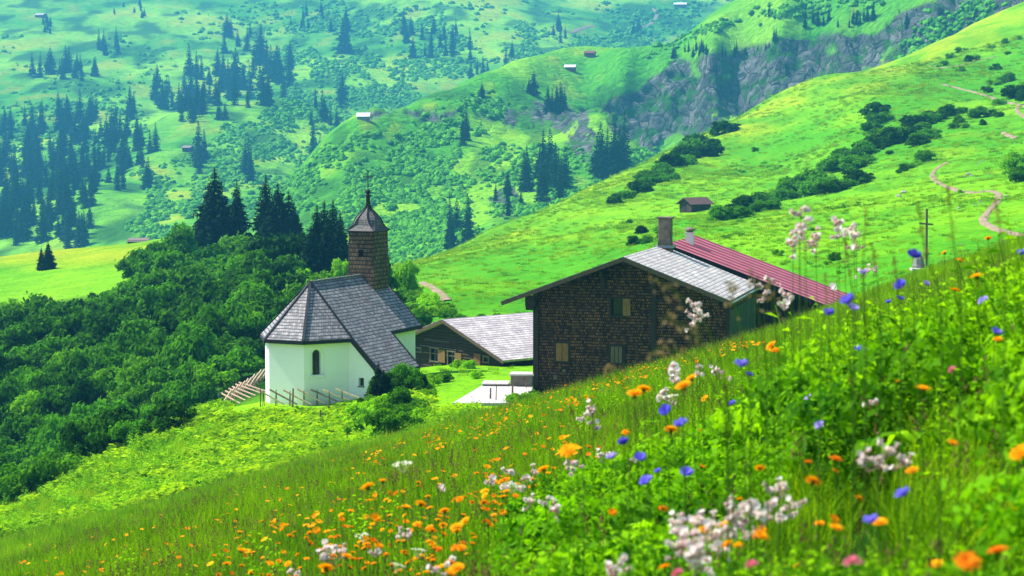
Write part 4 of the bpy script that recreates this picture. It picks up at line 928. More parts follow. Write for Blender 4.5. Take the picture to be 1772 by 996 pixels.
F_SEED = foliage('brown_grass_heads', (0.10, 0.055, 0.03), (0.24, 0.15, 0.07), 0.25, (1.2, 1.0, .8), scale=3)
F_BUTTER = foliage('broad_leaves', (0.10, 0.27, 0.003), (0.38, 0.58, 0.006), 0.42, scale=.7)
BARK = plain_mat('tree_bark', (.05, .04, .032), (.12, .095, .075), 4, stretch=(1, 1, .3))

def spruce_np(rng, h=1.0, wid=.21, levels=46, nb=9, sprays=7, ragged=.18, fat=1.0):
    parts = []; z0 = .04
    for L in range(levels):
        t = z0 + (1 - z0) * (L / levels) ** .92; t = min(t + rng.uniform(-.006, .006), .985)
        Rm = wid * (1 - t) ** .8 * (1 + rng.uniform(-ragged, ragged)) + .006
        k = max(4, int(nb * (1 - .45 * t))); a0 = rng.uniform(0, 6.28)
        for i in range(k):
            a = a0 + 6.283 * i / k + rng.uniform(-.25, .25); Rb = Rm * rng.uniform(.7, 1.15); ca, sa = math.cos(a), math.sin(a)
            n = max(2, int(sprays * (.35 + .65 * (Rm / wid))))
            f = np.linspace(.18, 1, n); drop = -.30 * Rb * f ** 1.3 + .16 * Rb * f ** 3
            C = np.stack([ca * Rb * f, sa * Rb * f, t + drop], 1) + rng.normal(0, .0035, (n, 3))
            sp = (Rb * .30 * (1.25 - .55 * f) + .004) * fat; d = np.stack([np.full(n, ca), np.full(n, sa), rng.uniform(-.6, .1, n)], 1)
            side = np.stack([np.full(n, -sa), np.full(n, ca), rng.uniform(-.9, .9, n)], 1)
            parts.append(quads_from(C, unit(d) * (sp * .85)[:, None], unit(side) * (sp * .62)[:, None]))
            m = max(1, n // 2); C2 = C[-m:] + np.array([0, 0, -.012]) ; hang = np.stack([rng.normal(0, .3, m), rng.normal(0, .3, m), -np.ones(m)], 1)
            parts.append(quads_from(C2, unit(hang) * (sp[-m:] * .75)[:, None], unit(side[-m:]) * (sp[-m:] * .5)[:, None]))
    n = 10; C = np.stack([rng.normal(0, .004, n), rng.normal(0, .004, n), np.linspace(.9, 1.0, n)], 1)
    parts.append(quads_from(C, np.tile([0, 0, .02], (n, 1)), unit(rng.normal(0, 1, (n, 3)) * [1, 1, .1]) * .007))
    V, F = cat(parts); return V * h, F
def trunk_np(h=1.0, r=.014):
    return cat([tube_np((0, 0, -.06 * h), (0, 0, .5 * h), r * 1.25 * h, r * .7 * h, 7), tube_np((0, 0, .5 * h), (0, 0, .97 * h), r * .7 * h, r * .12 * h, 7)])
rg = np.random.default_rng(11)
SPR = [(mesh_np('spruce_crown', *spruce_np(rg, 1, w, 50, 10, 8, rr), F_SPRUCE), mesh_np('spruce_trunk', *trunk_np(), BARK)) for w, rr in ((.33, .16), (.235, .2), (.29, .24))]
FSPR = [mesh_np('far_spruce', *cat([spruce_np(rg, 1, w, 22, 8, 4, .25, 1.9), tube_np((0, 0, -.08), (0, 0, .4), .014, .008, 4)]), F_FARSPRUCE) for w in (.15, .19, .125, .17)]

def bush_np(rng, R_=1.0, H=.8, lobes=12, leaves=2200, leaf=.075, lr=(.26, .46)):
    """rounded crown of leaf clumps: leaves sit mostly on the skin of many lobes"""
    parts = []; C = []
    for k in range(lobes):
        a = rng.uniform(0, 6.283); r = math.sqrt(rng.uniform(0, 1)) * .72; z = rng.uniform(.15, .95) * H * (1 - .45 * r * r)
        C.append((r * math.cos(a), r * math.sin(a), z, rng.uniform(*lr)))
    C = np.array(C); w = C[:, 3] ** 2; idx = rng.choice(len(C), leaves, p=w / w.sum())
    d = unit(rng.normal(0, 1, (leaves, 3))); d[:, 2] = np.abs(d[:, 2]) * 1.0 - .25 * (rng.random(leaves) < .45); d = unit(d)
    rad = C[idx, 3] * (1 - .35 * rng.random(leaves) ** 2.2 + .42 * (rng.random(leaves) < .22) * rng.random(leaves)) * (1 + .16 * np.sin(7 * d[:, 0] + idx) * np.cos(6 * d[:, 1]))
    P_ = C[idx, :3] + d * rad[:, None] * [1, 1, .82]; P_[:, 2] = np.maximum(P_[:, 2], -.04)
    nrm = unit(d + rng.normal(0, .55, (leaves, 3))); t = unit(np.cross(nrm, rng.normal(0, 1, (leaves, 3)))); b = np.cross(nrm, t)
    s = leaf * rng.uniform(.6, 1.25, leaves)
    parts.append(quads_from(P_, t * s[:, None], b * (s * .62)[:, None]))
    V, F = cat(parts); return V * R_, F
def stems_np(rng, n=7, H=.6):
    ps = []
    for k in range(n):
        a = rng.uniform(0, 6.283); r = rng.uniform(.15, .55); m = (r * .4 * math.cos(a), r * .4 * math.sin(a), H * .45)
        ps += [tube_np((.04 * math.cos(a), .04 * math.sin(a), -.15), m, .022, .016, 4), tube_np(m, (r * math.cos(a), r * math.sin(a), H), .016, .006, 4)]
    return cat(ps)
ALD = [(mesh_np('alder_crown', *bush_np(rg, 1, rg.uniform(.85, 1.1), 26, 4300, .070, (.15, .32)), F_ALDER), mesh_np('alder_stems', *stems_np(rg), BARK)) for k in range(6)]
BRT = [(mesh_np('leafy_crown', *bush_np(rg, 1, rg.uniform(.8, 1.1), 20, 2600, .075, (.16, .36)), F_BRIGHT), mesh_np('leafy_stems', *stems_np(rg), BARK)) for k in range(3)]
SHR = [(mesh_np('shrub_crown', *bush_np(rg, 1, rg.uniform(.7, 1.0), 22, 3400, .064, (.15, .34)), F_SHRUB), mesh_np('shrub_stems', *stems_np(rg), BARK)) for k in range(4)]
def lump_np(rng, n=12, m=7):
    """distant bush: a knobbly leafy dome"""
    sd = int(rng.integers(0, 9999)); V = []; 
    for j in range(m + 1):
        th = (j / m) * 1.75
        for i in range(n):
            ph = 6.283 * i / n; d = np.array([math.sin(th) * math.cos(ph), math.sin(th) * math.sin(ph), math.cos(th)])
            r = 1 + .26 * float(vnoise(d[0] * 2.4 + sd, d[1] * 2.4 + d[2] * 1.7, sd)) + .20 * float(vnoise(d[0] * 6 + sd, d[1] * 6 + d[2] * 5, sd + 3))
            V.append(d * r * [1, 1, .95])
    F = [(j * n + i, (j + 1) * n + i, (j + 1) * n + (i + 1) % n, j * n + (i + 1) % n) for j in range(m) for i in range(n)]
    return np.array(V), np.array(F)
SCR = []
for k in range(6):
    SCR.append(mesh_np('scrub', *cat([lump_np(rg)] + [(lambda q: (q[0] * .62 + [.75 * math.cos(a_), .75 * math.sin(a_), -.05], q[1]))(lump_np(rg, 10, 5)) for a_ in rg.uniform(0, 6.28, 2)]), F_SCRUB, smooth=True))

def blades_np(rng, n, h, spread, w, lean=.5, segs=3):
    a = rng.uniform(0, 6.283, n); r = spread * np.sqrt(rng.random(n)); base = np.stack([r * np.cos(a), r * np.sin(a), np.full(n, -.03)], 1)
    la = rng.uniform(0, 6.283, n); ld = np.stack([np.cos(la), np.sin(la), np.zeros(n)], 1); hh = h * rng.uniform(.45, 1.1, n); ln = lean * rng.uniform(.1, 1, n)
    side = np.stack([-np.sin(la), np.cos(la), np.zeros(n)], 1); pts = []
    for k in range(segs + 1):
        t = k / segs; c = base + ld * (hh * ln * t ** 2)[:, None] + np.array([0, 0, 1]) * (hh * (t - .18 * ln * t ** 2))[:, None]; ww = w * (1 - t) ** .6 if k < segs else w * .06
        pts += [c - side * ww, c + side * ww]
    V = np.stack(pts, 1); m = 2 * (segs + 1); V = V.reshape(-1, 3); o = (np.arange(n) * m)[:, None]
    F = np.concatenate([o + np.array([2 * k, 2 * k + 1, 2 * k + 3, 2 * k + 2]) for k in range(segs)]); return V, F
def herb_np(rng, stems, h, spread, leaf, per=9, w=.45):
    parts = []
    for s in range(stems):
        a = rng.uniform(0, 6.283); r = spread * math.sqrt(rng.random()); b = np.array([r * math.cos(a), r * math.sin(a), -.02]); hh = h * rng.uniform(.55, 1.1)
        tip = b + np.array([rng.normal(0, .24) * hh, rng.normal(0, .24) * hh, hh]); parts.append(tube_np(b, tip, .0013, .0008, 3))
        f = np.linspace(.15, 1.0, per) ** .8; C0 = b + (tip - b) * f[:, None]; an = rng.uniform(0, 6.283) + np.arange(per) * 2.4
        out = np.stack([np.cos(an), np.sin(an), rng.uniform(-.25, .7, per)], 1); out = unit(out); L = leaf * rng.uniform(.6, 1.2, per) * (1.15 - .5 * f)
        C = C0 + out * (L * .95)[:, None]; side = unit(np.cross(out, [0, 0, 1]) + rng.normal(0, .25, (per, 3)))
        Vt = np.stack([C - out * L[:, None], C + side * (L * w)[:, None] + [0, 0, .004], C + out * L[:, None] - [0, 0, .25] * L[:, None], C - side * (L * w)[:, None] + [0, 0, .004]], 1).reshape(-1, 3)
        parts.append((Vt, np.arange(len(Vt)).reshape(-1, 4)))
    return cat(parts)
def rosette_np(rng, n, leaf, h):
    """butterbur-like: round leaves held level on stalks"""
    parts = []
    for k in range(n):
        a = rng.uniform(0, 6.283); r = .55 * math.sqrt(rng.random()); hh = h * rng.uniform(.5, 1.15); c = np.array([r * math.cos(a), r * math.sin(a), hh]); L = leaf * rng.uniform(.6, 1.2)
        nn = unit(np.array([rng.normal(0, .45), rng.normal(0, .45), 1.0])); t = unit(np.cross(nn, [math.sin(a), math.cos(a), .1])); b = np.cross(nn, t); an = np.linspace(0, 2 * np.pi, 8, endpoint=False)
        ring = c + (np.cos(an)[:, None] * t + np.sin(an)[:, None] * b) * L * (1 + .12 * np.cos(2 * an))[:, None]; ctr = c - nn * L * .22
        V = np.r_[ring, [ctr]]; F = np.array([[8, i, (i + 1) % 8, (i + 2) % 8] for i in (0, 2, 4, 6)]); parts.append((V, F))
    return cat(parts)
def seedgrass_np(rng, n, h, spread):
    stalks = []; heads = []
    for k in range(n):
        a = rng.uniform(0, 6.283); r = spread * math.sqrt(rng.random()); b = np.array([r * math.cos(a), r * math.sin(a), -.02]); hh = h * rng.uniform(.75, 1.15)
        tip = b + np.array([rng.normal(0, .10) * hh, rng.normal(0, .10) * hh, hh]); stalks.append(tube_np(b, tip, .0018, .001, 3))
        m = 9; f = np.linspace(.80, 1.0, m); C = b + (tip - b) * f[:, None] + rng.normal(0, .006, (m, 3)); d = unit(np.stack([rng.normal(0, .5, m), rng.normal(0, .5, m), np.ones(m)], 1)); s = unit(rng.normal(0, 1, (m, 3)) * [1, 1, .1])
        heads.append(quads_from(C, d * .012, s * .0035))
    return cat(stalks), cat(heads)
def two_mat(name, A, B, ma, mb_):
    V, F = cat([A, B]); me = mesh_np(name, V, F, [ma, mb_]); idx = np.r_[np.zeros(len(A[1]), np.int32), np.ones(len(B[1]), np.int32)]; me.polygons.foreach_set('material_index', idx); return me
def pack(name, meshes):
    c = bpy.data.collections.new(name)
    for k, me in enumerate(meshes):
        o = bpy.data.objects.new('%s_%02d' % (name, k), me); c.objects.link(o)
    return c
def scatter(name, coll, pts, scl, idx, label, yaw=None, tilt=0.12):
    pts = np.asarray(pts, np.float32); n = len(pts); me = bpy.data.meshes.new(name); me.vertices.add(n); me.vertices.foreach_set('co', pts.ravel())
    yaw = RNG.uniform(0, 6.283, n) if yaw is None else yaw
    rot = np.stack([RNG.normal(0, tilt, n), RNG.normal(0, tilt, n), yaw], 1).astype(np.float32)
    a = me.attributes.new('rot', 'FLOAT_VECTOR', 'POINT'); a.data.foreach_set('vector', rot.ravel())
    a = me.attributes.new('scl', 'FLOAT', 'POINT'); a.data.foreach_set('value', np.asarray(scl, np.float32))
    a = me.attributes.new('idx', 'INT', 'POINT'); a.data.foreach_set('value', np.asarray(idx, np.int32))
    o = link(name, me); o['kind'] = 'stuff'; o['label'] = label
    ng = bpy.data.node_groups.new(name, 'GeometryNodeTree'); ng.interface.new_socket('Geometry', in_out='INPUT', socket_type='NodeSocketGeometry'); ng.interface.new_socket('Geometry', in_out='OUTPUT', socket_type='NodeSocketGeometry')
    gi = ng.nodes.new('NodeGroupInput'); go = ng.nodes.new('NodeGroupOutput'); ip = ng.nodes.new('GeometryNodeInstanceOnPoints'); ci = ng.nodes.new('GeometryNodeCollectionInfo')
    ci.inputs['Collection'].default_value = coll; ci.inputs['Separate Children'].default_value = True; ci.inputs['Reset Children'].default_value = True
    def attr(nm, ty):
        x = ng.nodes.new('GeometryNodeInputNamedAttribute'); x.data_type = ty; x.inputs['Name'].default_value = nm; return [s for s in x.outputs if s.enabled and s.name == 'Attribute'][0]
    ng.links.new(gi.outputs[0], ip.inputs['Points']); ng.links.new(ci.outputs[0], ip.inputs['Instance']); ip.inputs['Pick Instance'].default_value = True
    ng.links.new(attr('idx', 'INT'), ip.inputs['Instance Index']); ng.links.new(attr('rot', 'FLOAT_VECTOR'), ip.inputs['Rotation']); ng.links.new(attr('scl', 'FLOAT'), ip.inputs['Scale'])
    ng.links.new(ip.outputs[0], go.inputs[0]); mo = o.modifiers.new('scatter', 'NODES'); mo.node_group = ng
    return o
def wedge(n, y0, y1, u0, u1, power=1.0):
    """random ground points between two distances and two bearings"""
    y = (y0 ** (power + 1) + RNG.random(n) * (y1 ** (power + 1) - y0 ** (power + 1))) ** (1 / (power + 1)) if power != -1 else y0 * (y1 / y0) ** RNG.random(n)
    u = RNG.uniform(u0, u1, n); return (u - CU) / FPX * y, y, u

# ------------------------------------------------------------------ grass
GR = []
for k in range(3): GR.append(mesh_np('tuft', *blades_np(rg, 42, .34, .16, .0042, .7), F_GRASS))
for k in range(2): GR.append(mesh_np('tuft', *blades_np(rg, 36, .30, .16, .0045, .8), F_GRASS2))
for k in range(2): GR.append(two_mat('seedtuft', blades_np(rg, 26, .34, .16, .004, .5), seedgrass_np(rg, 3, .44, .15)[1], F_GRASS, F_SEED))
gp = []; gs = []; gi_ = []
for (y0, y1, n, sc, u0, u1) in ((1.6, 7, 6500, .75, -300, 2300), (7, 20, 15000, .75, -200, 2100), (20, 45, 20000, .9, -150, 2000), (45, 100, 20000, 1.05, -200, 1950)):
    x, y, u = wedge(n, y0, y1, u0, u1); pv = UV(x, y, surfA(x, y))
    keep = ~((u < 760) & (y > 78)) & ~((y > 88) & (u > 750) & (u < 930))
    hx = (y > 92) & (u > 900) & (u < 1290); keep &= ~hx
    keep &= ~((y < 9) & (u > 1000) & (RNG.random(len(x)) < .5)); x, y, u = x[keep], y[keep], u[keep]
    gp.append(np.stack([x, y, surfA(x, y)], 1)); n2 = fbm(x / 3.5, y / 6, 91, 3); rr = RNG.random(len(x))
    ix = np.where(rr < .42, RNG.integers(0, 3, len(x)), np.where(rr < .42 + .25 + .25 * n2, RNG.integers(3, 5, len(x)), np.where(rr < .84, RNG.integers(0, 3, len(x)), RNG.integers(5, 7, len(x)))))
    gs.append(sc * RNG.uniform(.65, 1.3, len(x)) * (1 + .3 * n2)); gi_.append(ix)
gp = np.concatenate(gp); gs = np.concatenate(gs); gi_ = np.concatenate(gi_); nr_ = gp[:, 1] < 12
gs[nr_] = make_room(gp[nr_], gs[nr_], .33, .10); kk = gs > .22; gp, gs, gi_ = gp[kk], gs[kk], gi_[kk]
def beside(n, x0, x1, y0, y1):      # the slope goes on to both sides of the standpoint
    x = RNG.uniform(x0, x1, n); y = RNG.uniform(y0, y1, n); u = CU + FPX * x / y; k = (u > 2050) | (u < -180) | (y < 1.3) & (np.abs(x) > .45); x, y = x[k], y[k]; return np.stack([x, y, surfA(x, y)], 1)
for q_ in (beside(3800, .6, 6.5, .75, 10), beside(2600, -6, -.5, .75, 10)):
    gp = np.r_[gp, q_]; gs = np.r_[gs, RNG.uniform(.5, .95, len(q_))]; gi_ = np.r_[gi_, RNG.integers(0, 5, len(q_))]
scatter('meadow_grass', pack('g', GR), gp, gs, gi_, 'long summer grass with brown seed heads on the near slope')
# leafy herbs thick at the right foreground, thinner elsewhere
HB = [mesh_np('herb', *herb_np(rg, 12, .34, .13, .0135, 20, .42), F_BRIGHT) for k in range(3)] + [mesh_np('herb', *herb_np(rg, 9, .38, .14, .023, 11, .40), F_BRIGHT)] + [mesh_np('herb', *herb_np(rg, 14, .30, .13, .011, 20, .5), F_SHRUB)] + [mesh_np('herb', *herb_np(rg, 4, .30, .12, .048, 5, .38), F_BRIGHT)]
x, y, u = wedge(5200, 2.4, 9.0, 900, 2500); d = ss(950, 1350, u + 40 * (y - 3) + 120 * fbm(x * 2, y, 95, 2)); k = RNG.random(len(x)) < (d * .95 + .06) * ss(-.55, -.1, fbm(x * 2.1, y * 1.6, 97, 2))
x, y, u = x[k], y[k], u[k]; hp1 = np.stack([x, y, surfA(x, y)], 1); hn_ = fbm(x * 2.1, y * 1.6, 97, 2); hs1 = RNG.uniform(.55, 1.15, len(x)) * (1 + .7 * hn_) * (1 + .3 * ss(1230, 1420, u)); hi1 = np.where(RNG.random(len(x)) < .93, RNG.integers(0, 5, len(x)), 5)
x, y, u = wedge(5200, 7, 40, -100, 2000); k = RNG.random(len(x)) < .35 + .5 * ss(900, 1500, u); x, y = x[k], y[k]
hp2 = np.stack([x, y, surfA(x, y)], 1)
for k in range(3):
    HB.append(mesh_np('herb', *bush_np(rg, .25, 1.25, 16, 750, .062, (.2, .42)), F_BRIGHT if k < 1 else F_SHRUB))
xc, yc, uc = wedge(1500, 2.6, 9.5, 950, 2500); kc = RNG.random(1500) < ss(1000, 1350, uc + 60 * (yc - 4)) * ss(-.5, .1, fbm(xc * 1.7, yc * 1.3, 98, 2)); xc, yc = xc[kc], yc[kc]
hp3 = np.stack([xc, yc, surfA(xc, yc)], 1); hs3 = RNG.uniform(.6, 1.2, len(xc)) * (1 + .35 * ss(1230, 1420, (xc / yc) * FPX + CU)); hi3 = RNG.integers(6, 9, len(xc))
HP_ = np.r_[hp1, hp2, hp3]; HS_ = np.r_[hs1, RNG.uniform(.6, 1.2, len(x)), hs3]; HI_ = np.r_[hi1, RNG.integers(0, 5, len(x)), hi3]
HS_ = make_room(HP_, HS_, .36, .14); kk = (HS_ > .30) & (HP_[:, 1] > 2.9); HP_, HS_, HI_ = HP_[kk], HS_[kk], HI_[kk]
ux_ = CU + FPX * HP_[:, 0] / HP_[:, 1]; HS_ = np.where(ux_ > 1950, HS_ * .62, HS_)
q_ = beside(2600, .6, 6.5, .75, 10); HP_ = np.r_[HP_, q_]; HS_ = np.r_[HS_, RNG.uniform(.4, .8, len(q_))]; HI_ = np.r_[HI_, RNG.integers(0, 5, len(q_))]
scatter('meadow_herbs', pack('h', HB), HP_, HS_, HI_, 'bright green leafy herbs crowding the near slope')
# broad-leaved bank under the chapel
BU = [mesh_np('rosette', *rosette_np(rg, 34, .105, .36), F_BUTTER) for k in range(4)] + [mesh_np('rosette', *herb_np(rg, 12, .6, .45, .10, 8, .5), F_BRIGHT)] + [mesh_np('rosette', *blades_np(rg, 60, .5, .5, .010, .7), F_GRASS2)]
x, y, u = wedge(15000, 76, 124, -350, 830); z = surfA(x, y); pu, pv = UV(x, y, z)
keep = ~((y > 104) & (u > 385)) & ~((y > 90) & (u > 735) & (u < 950)); dens = .35 + .65 * ss(-.35, .25, fbm(x / 3, y / 5, 99, 3)); keep &= RNG.random(len(x)) < dens
x, y, z, u = x[keep], y[keep], z[keep], u[keep]; rr = RNG.random(len(x)); leafy = ss(-.3, .15, fbm(x / 5, y / 8, 101, 3) + .35 * ss(150, 500, u) * ss(80, 96, y) - .1)
ix = np.where(rr < leafy * .85, RNG.integers(0, 4, len(x)), np.where(rr < leafy * .85 + .2, 4, 5))
scatter('leafy_bank', pack('b', BU), np.stack([x, y, z], 1), RNG.uniform(.6, 1.25, len(x)), ix, 'broad bright green leaves covering the bank below the chapel')
# lawn and hillside tussocks
HT = [mesh_np('tussock', *blades_np(rg, 70, .34, .55, .016, .9, 2), F_GRASS2), mesh_np('tussock', *blades_np(rg, 70, .34, .55, .016, .9, 2), F_GRASS), mesh_np('tussock', *bush_np(rg, .55, .42, 6, 130, .15), F_SHRUB), mesh_np('tussock', *bush_np(rg, .5, .35, 6, 110, .14), F_BRIGHT)]
x, y, u = wedge(26000, 104, 560, 640, 1950, .6); z = surfA(x, y); n1_ = fbm(x / 22, y / 40, 103, 4); k = (RNG.random(len(x)) < .22 + .75 * ss(-.15, .35, n1_)) & ~((y < 150) & (u < 1330) & (u > 900)) & ~((y < 135) & (u < 700))
ok = ~((y < 111) & (u > 760) & (u < 940)); k &= ok
x, y, z, n1_, u = x[k], y[k], z[k], n1_[k], u[k]; rr = RNG.random(len(x)); low = ss(.15, .5, n1_) * .25 * (u > 1250)
ix = np.where(rr < low, RNG.integers(2, 4, len(x)), RNG.integers(0, 2, len(x)))
scatter('hillside_tussocks', pack('t', HT), np.stack([x, y, z], 1), RNG.uniform(.5, 1.3, len(x)) * np.interp(y, [110, 500], [.55, 1.5]), ix, 'low tussocks and herbs roughening the sunny hillside')

# ------------------------------------------------------------------ far scrub on the two hills
def inpoly(u, v, poly):
    c = np.zeros(len(u), bool); j = len(poly) - 1
    for i in range(len(poly)):
        (xi, yi), (xj, yj) = poly[i], poly[j]; c ^= ((yi > v) != (yj > v)) & (u < (xj - xi) * (v - yi) / (yj - yi + 1e-9) + xi); j = i
    return c
def scrub_on(name, layer, polys, n, size, label, extra=None):
    P_, S_ = [], []
    us = []; vs = []
    for poly, wgt in polys:
        pu = [p[0] for p in poly]; pv = [p[1] for p in poly]; area = (max(pu) - min(pu)) * (max(pv) - min(pv)); m = int(n * wgt * area / 1e4)
        u = RNG.uniform(min(pu), max(pu), m); v = RNG.uniform(min(pv), max(pv), m); k = inpoly(u + 10 * vnoise(u / 15, v / 15, 5), v + 8 * vnoise(u / 15, v / 15, 6), poly); u, v = u[k], v[k]
        k = RNG.random(len(u)) < .04 + 1.0 * ss(-.22, .10, fbm(u / 44, v / 24, 110, 4)); us.append(u[k]); vs.append(v[k])
    u = np.concatenate(us); v = np.concatenate(vs); h = hit(u, v, layer); ok = ~np.isnan(h[:, 0]); h = h[ok]
    sz = size * RNG.uniform(.75, 1.25, len(h)) ** 3 * (h[:, 1] / np.median(h[:, 1])) ** .7
    scatter(name, pack(name[:6], SCR), h, sz, RNG.integers(0, 6, len(h)), label, tilt=.2)
    return len(h)
nB = scrub_on('scrub', 'B', [([(560,262),(620,232),(700,212),(760,170),(850,150),(880,180),(840,220),(800,250),(780,290),(830,330),(840,420),(700,470),(560,470),(420,400),(440,330)], 1.0),
                            ([(640,330),(760,300),(820,360),(800,470),(640,480)], .6), ([(840,250),(1000,260),(1060,330),(1000,360),(860,420),(820,340)], .45),
                            ([(1050,270),(1260,225),(1420,150),(1530,135),(1400,200),(1200,280),(1090,300)], .6), ([(1120,105),(1250,50),(1520,15),(1560,-10),(1400,-10),(1250,30),(1100,90)], .4),
                            ([(1540,110),(1600,20),(1700,0),(1760,0),(1560,115)], .5)],
               1000, .85, 'green alder scrub on the middle ridge')
nC = scrub_on('far_scrub', 'C', [([(490,210),(480,120),(500,40),(560,20),(640,60),(700,30),(850,30),(1000,60),(1100,40),(1150,70),(1130,90),(960,90),(850,110),(760,150),(700,190),(600,205)], 1.0),
                            ([(300,20),(520,0),(900,0),(1000,20),(600,60),(330,60)], .25), ([(230,300),(330,260),(420,200),(540,180),(610,240),(560,330),(480,360),(430,420),(200,420),(260,340)], .85),
                            ([(0,180),(220,160),(260,210),(240,260),(0,320)], .4), ([(0,60),(400,60),(480,160),(200,170),(0,160)], .10), ([(1000,0),(1300,0),(1200,60),(1050,70)], .35)],
               900, 1.3, 'hazy green scrub on the far slope')
# ------------------------------------------------------------------ bushes and trees as single things
_n = {}
def plant_pair(kind, pair, loc, s, rz=None, label=None, cat='bush', group=None, sz=None, stem='stems', crown='crown'):
    r = bpy.data.objects.new(kind, None); COL.objects.link(r); r.location = loc; r.rotation_euler = (0, 0, random.uniform(0, 6.28) if rz is None else rz); r.scale = (s, s, sz or s); r.empty_display_size = .2
    for nm, me in ((crown, pair[0]), (stem, pair[1])):
        o = bpy.data.objects.new(nm, me); COL.objects.link(o); o.parent = r
    return tag(r, label, cat, group)
def bush_at(u, v, rad, pair, label, group, kind='bush', layer='A', sink=.15, sz=None):
    p = hit(u, v, layer)[0]
    if np.isnan(p[0]): return None
    return plant_pair(kind, pair, (p[0], p[1], p[2] - sink * rad), rad, label=label, group=group, sz=sz)
# alder thicket left of the chapel
TH = [(-40,600),(60,580),(110,568),(165,545),(235,528),(250,482),(330,462),(430,455),(510,480),(540,520),(600,515),(650,520),(655,560),(520,590),(470,620),(430,672),(372,690),(320,735),(290,762),(200,805),(100,850),(-40,900)]
pts = []
vv = 425
while vv < 900:
    st = 19 + (vv - 425) * .030; uu = -60 + random.uniform(0, 30)
    while uu < 700:
        pts.append((uu + random.uniform(-11, 11), vv + random.uniform(-8, 8))); uu += 38
    vv += st
pts = np.array(pts); k = inpoly(pts[:, 0], pts[:, 1], TH); pts = pts[k]; hp = hit(pts[:, 0], pts[:, 1], 'A')
ch_xy = Vector((_c.x, _c.y))
def thick_label(u, v):
    if v < 545 and u > 240: return 'dense green alder on the upper rim of the thicket under the dark spruces'
    if u > 380: return 'dense green alder in the thicket just behind the chapel'
    if v > 690: return 'dense green alder at the foot of the thicket above the bright bank'
    if u < 150: return 'dense green alder in the thicket at the left edge'
    return 'dense green alder in the middle of the big thicket'
nt_ = 0
for (u, v), p in zip(pts, hp):
    if np.isnan(p[0]): continue
    dx = Vector((p[0], p[1])) - (ch_xy + Vector((math.sin(R(25)), math.cos(R(25)))) * 3.5)
    if dx.length < 9.0: continue
    rad = random.uniform(2.0, 3.3) * (1.0 if v > 470 else 1.15) * min(1.25, p[1] / 190 + .15)
    plant_pair('alder_bush', ALD[random.randrange(6)] if random.random() < .8 else SHR[random.randrange(4)], (p[0], p[1], p[2] - .2), rad, label=thick_label(u, v), cat='bush', group='alders of the thicket: ' + thick_label(u, v)[18:], sz=rad * random.uniform(.9, 1.4)); nt_ += 1
# hedges and single bushes on the hillside, pixel, radius in px
def f5(x, y): return 1100 + x / 2.074, y / 2.074
hed1 = [(310,470,18),(345,462,15),(200,545,26),(235,530,28),(260,548,20),(165,580,22),(130,590,20),(60,640,22),(95,620,20),(15,680,18),(-40,705,16),(110,640,18),(-75,722,13),(185,555,24),(30,665,16)]
hed2 = [(300,778,22),(340,770,26),(390,745,26),(430,735,28),(465,745,22),(510,705,26),(545,695,24),(590,670,28),(630,665,34),(665,680,28),(700,680,24),(745,660,24),(790,650,22),(815,640,18),(705,600,22),(745,595,26),(790,590,26),(780,555,24),(820,545,22),(855,525,26),(890,510,26),(925,500,28),(960,490,26),(985,475,20),(1010,510,16),(1050,490,22),(1030,465,16),(1000,440,18),(1040,430,20),(1080,415,18),(1120,405,16),(1155,400,13),(860,400,20),(875,430,18),(850,458,16),(890,385,10)]
for k, (a, b, r_) in enumerate(hed1):
    u, v = f5(a, b); p = hit(u, v + r_ * .25, 'A')[0]
    if np.isnan(p[0]): continue
    w = r_ / FPX * p[1] * 1.0; plant_pair('hedge_bush', ALD[k % 6], (p[0], p[1], p[2] - .3 * w), w * 1.5, label='rounded dark bush in the hedge climbing to the skyline left of the hay hut', cat='bush', group='bushes of the upper hedge', sz=w * 1.25)
for k, (a, b, r_) in enumerate(hed2):
    u, v = f5(a, b); p = hit(u, v + r_ * .25, 'A')[0]
    if np.isnan(p[0]): continue
    w = r_ / FPX * p[1]; lab = 'dark green bush in the long hedge right of the hay hut' if a < 830 else 'dark green bush in the upper part of the long hillside hedge'
    plant_pair('hedge_bush', ALD[k % 6], (p[0], p[1], p[2] - .3 * w), w * 1.55, label=lab, cat='bush', group='bushes of the long hedge, ' + ('lower' if a < 830 else 'upper') + ' part', sz=w * 1.2)
sing = [(1160,450,14),(1180,455,9),(1140,458,8),(1230,415,15),(1278,412,11),(1305,415,9),(1245,445,7),(1305,372,12),(1330,285,14),(1355,345,18),(1380,330,16),(1340,340,12),(1385,355,13),(1300,300,8),(1275,300,7),(1262,328,9),(1290,245,10),(1130,205,8),(1195,218,8),(1215,212,9),(1165,252,8),(1108,232,7),(1160,185,6),(1160,175,5),(1325,152,6),(1335,192,5),(1380,138,5),(1035,572,15),(1010,590,9),(985,600,9),(960,610,9),(945,618,6),(1375,610,26),(1385,640,20),(1365,585,18),(1385,575,15),(850,478,6),(825,482,6),(430,540,6),(910,552,6),(1170,690,6),(510,912,10),(715,930,10),(690,945,8),(-30,800,8)]
posw = ['left', 'upper', 'right']
for k, (a, b, r_) in enumerate(sing):
    u, v = f5(a, b); p = hit(u, v + r_ * .2, 'A')[0]
    if np.isnan(p[0]): continue
    w = r_ / FPX * p[1]; big = r_ > 15
    lab = 'broad dark bush at the right edge of the hillside above the winding path' if a > 1360 and b > 570 else ('small dark bush between the two upper paths near the right edge' if b < 300 else ('dark green bush below the upper path on the right hillside' if b < 480 else 'small round bush dotting the open hillside near the winding path'))
    plant_pair('hillside_bush', SHR[k % 4] if k % 3 else ALD[k % 6], (p[0], p[1], p[2] - .2 * w), w * 1.35, label=lab, cat='bush', group=lab[:40])
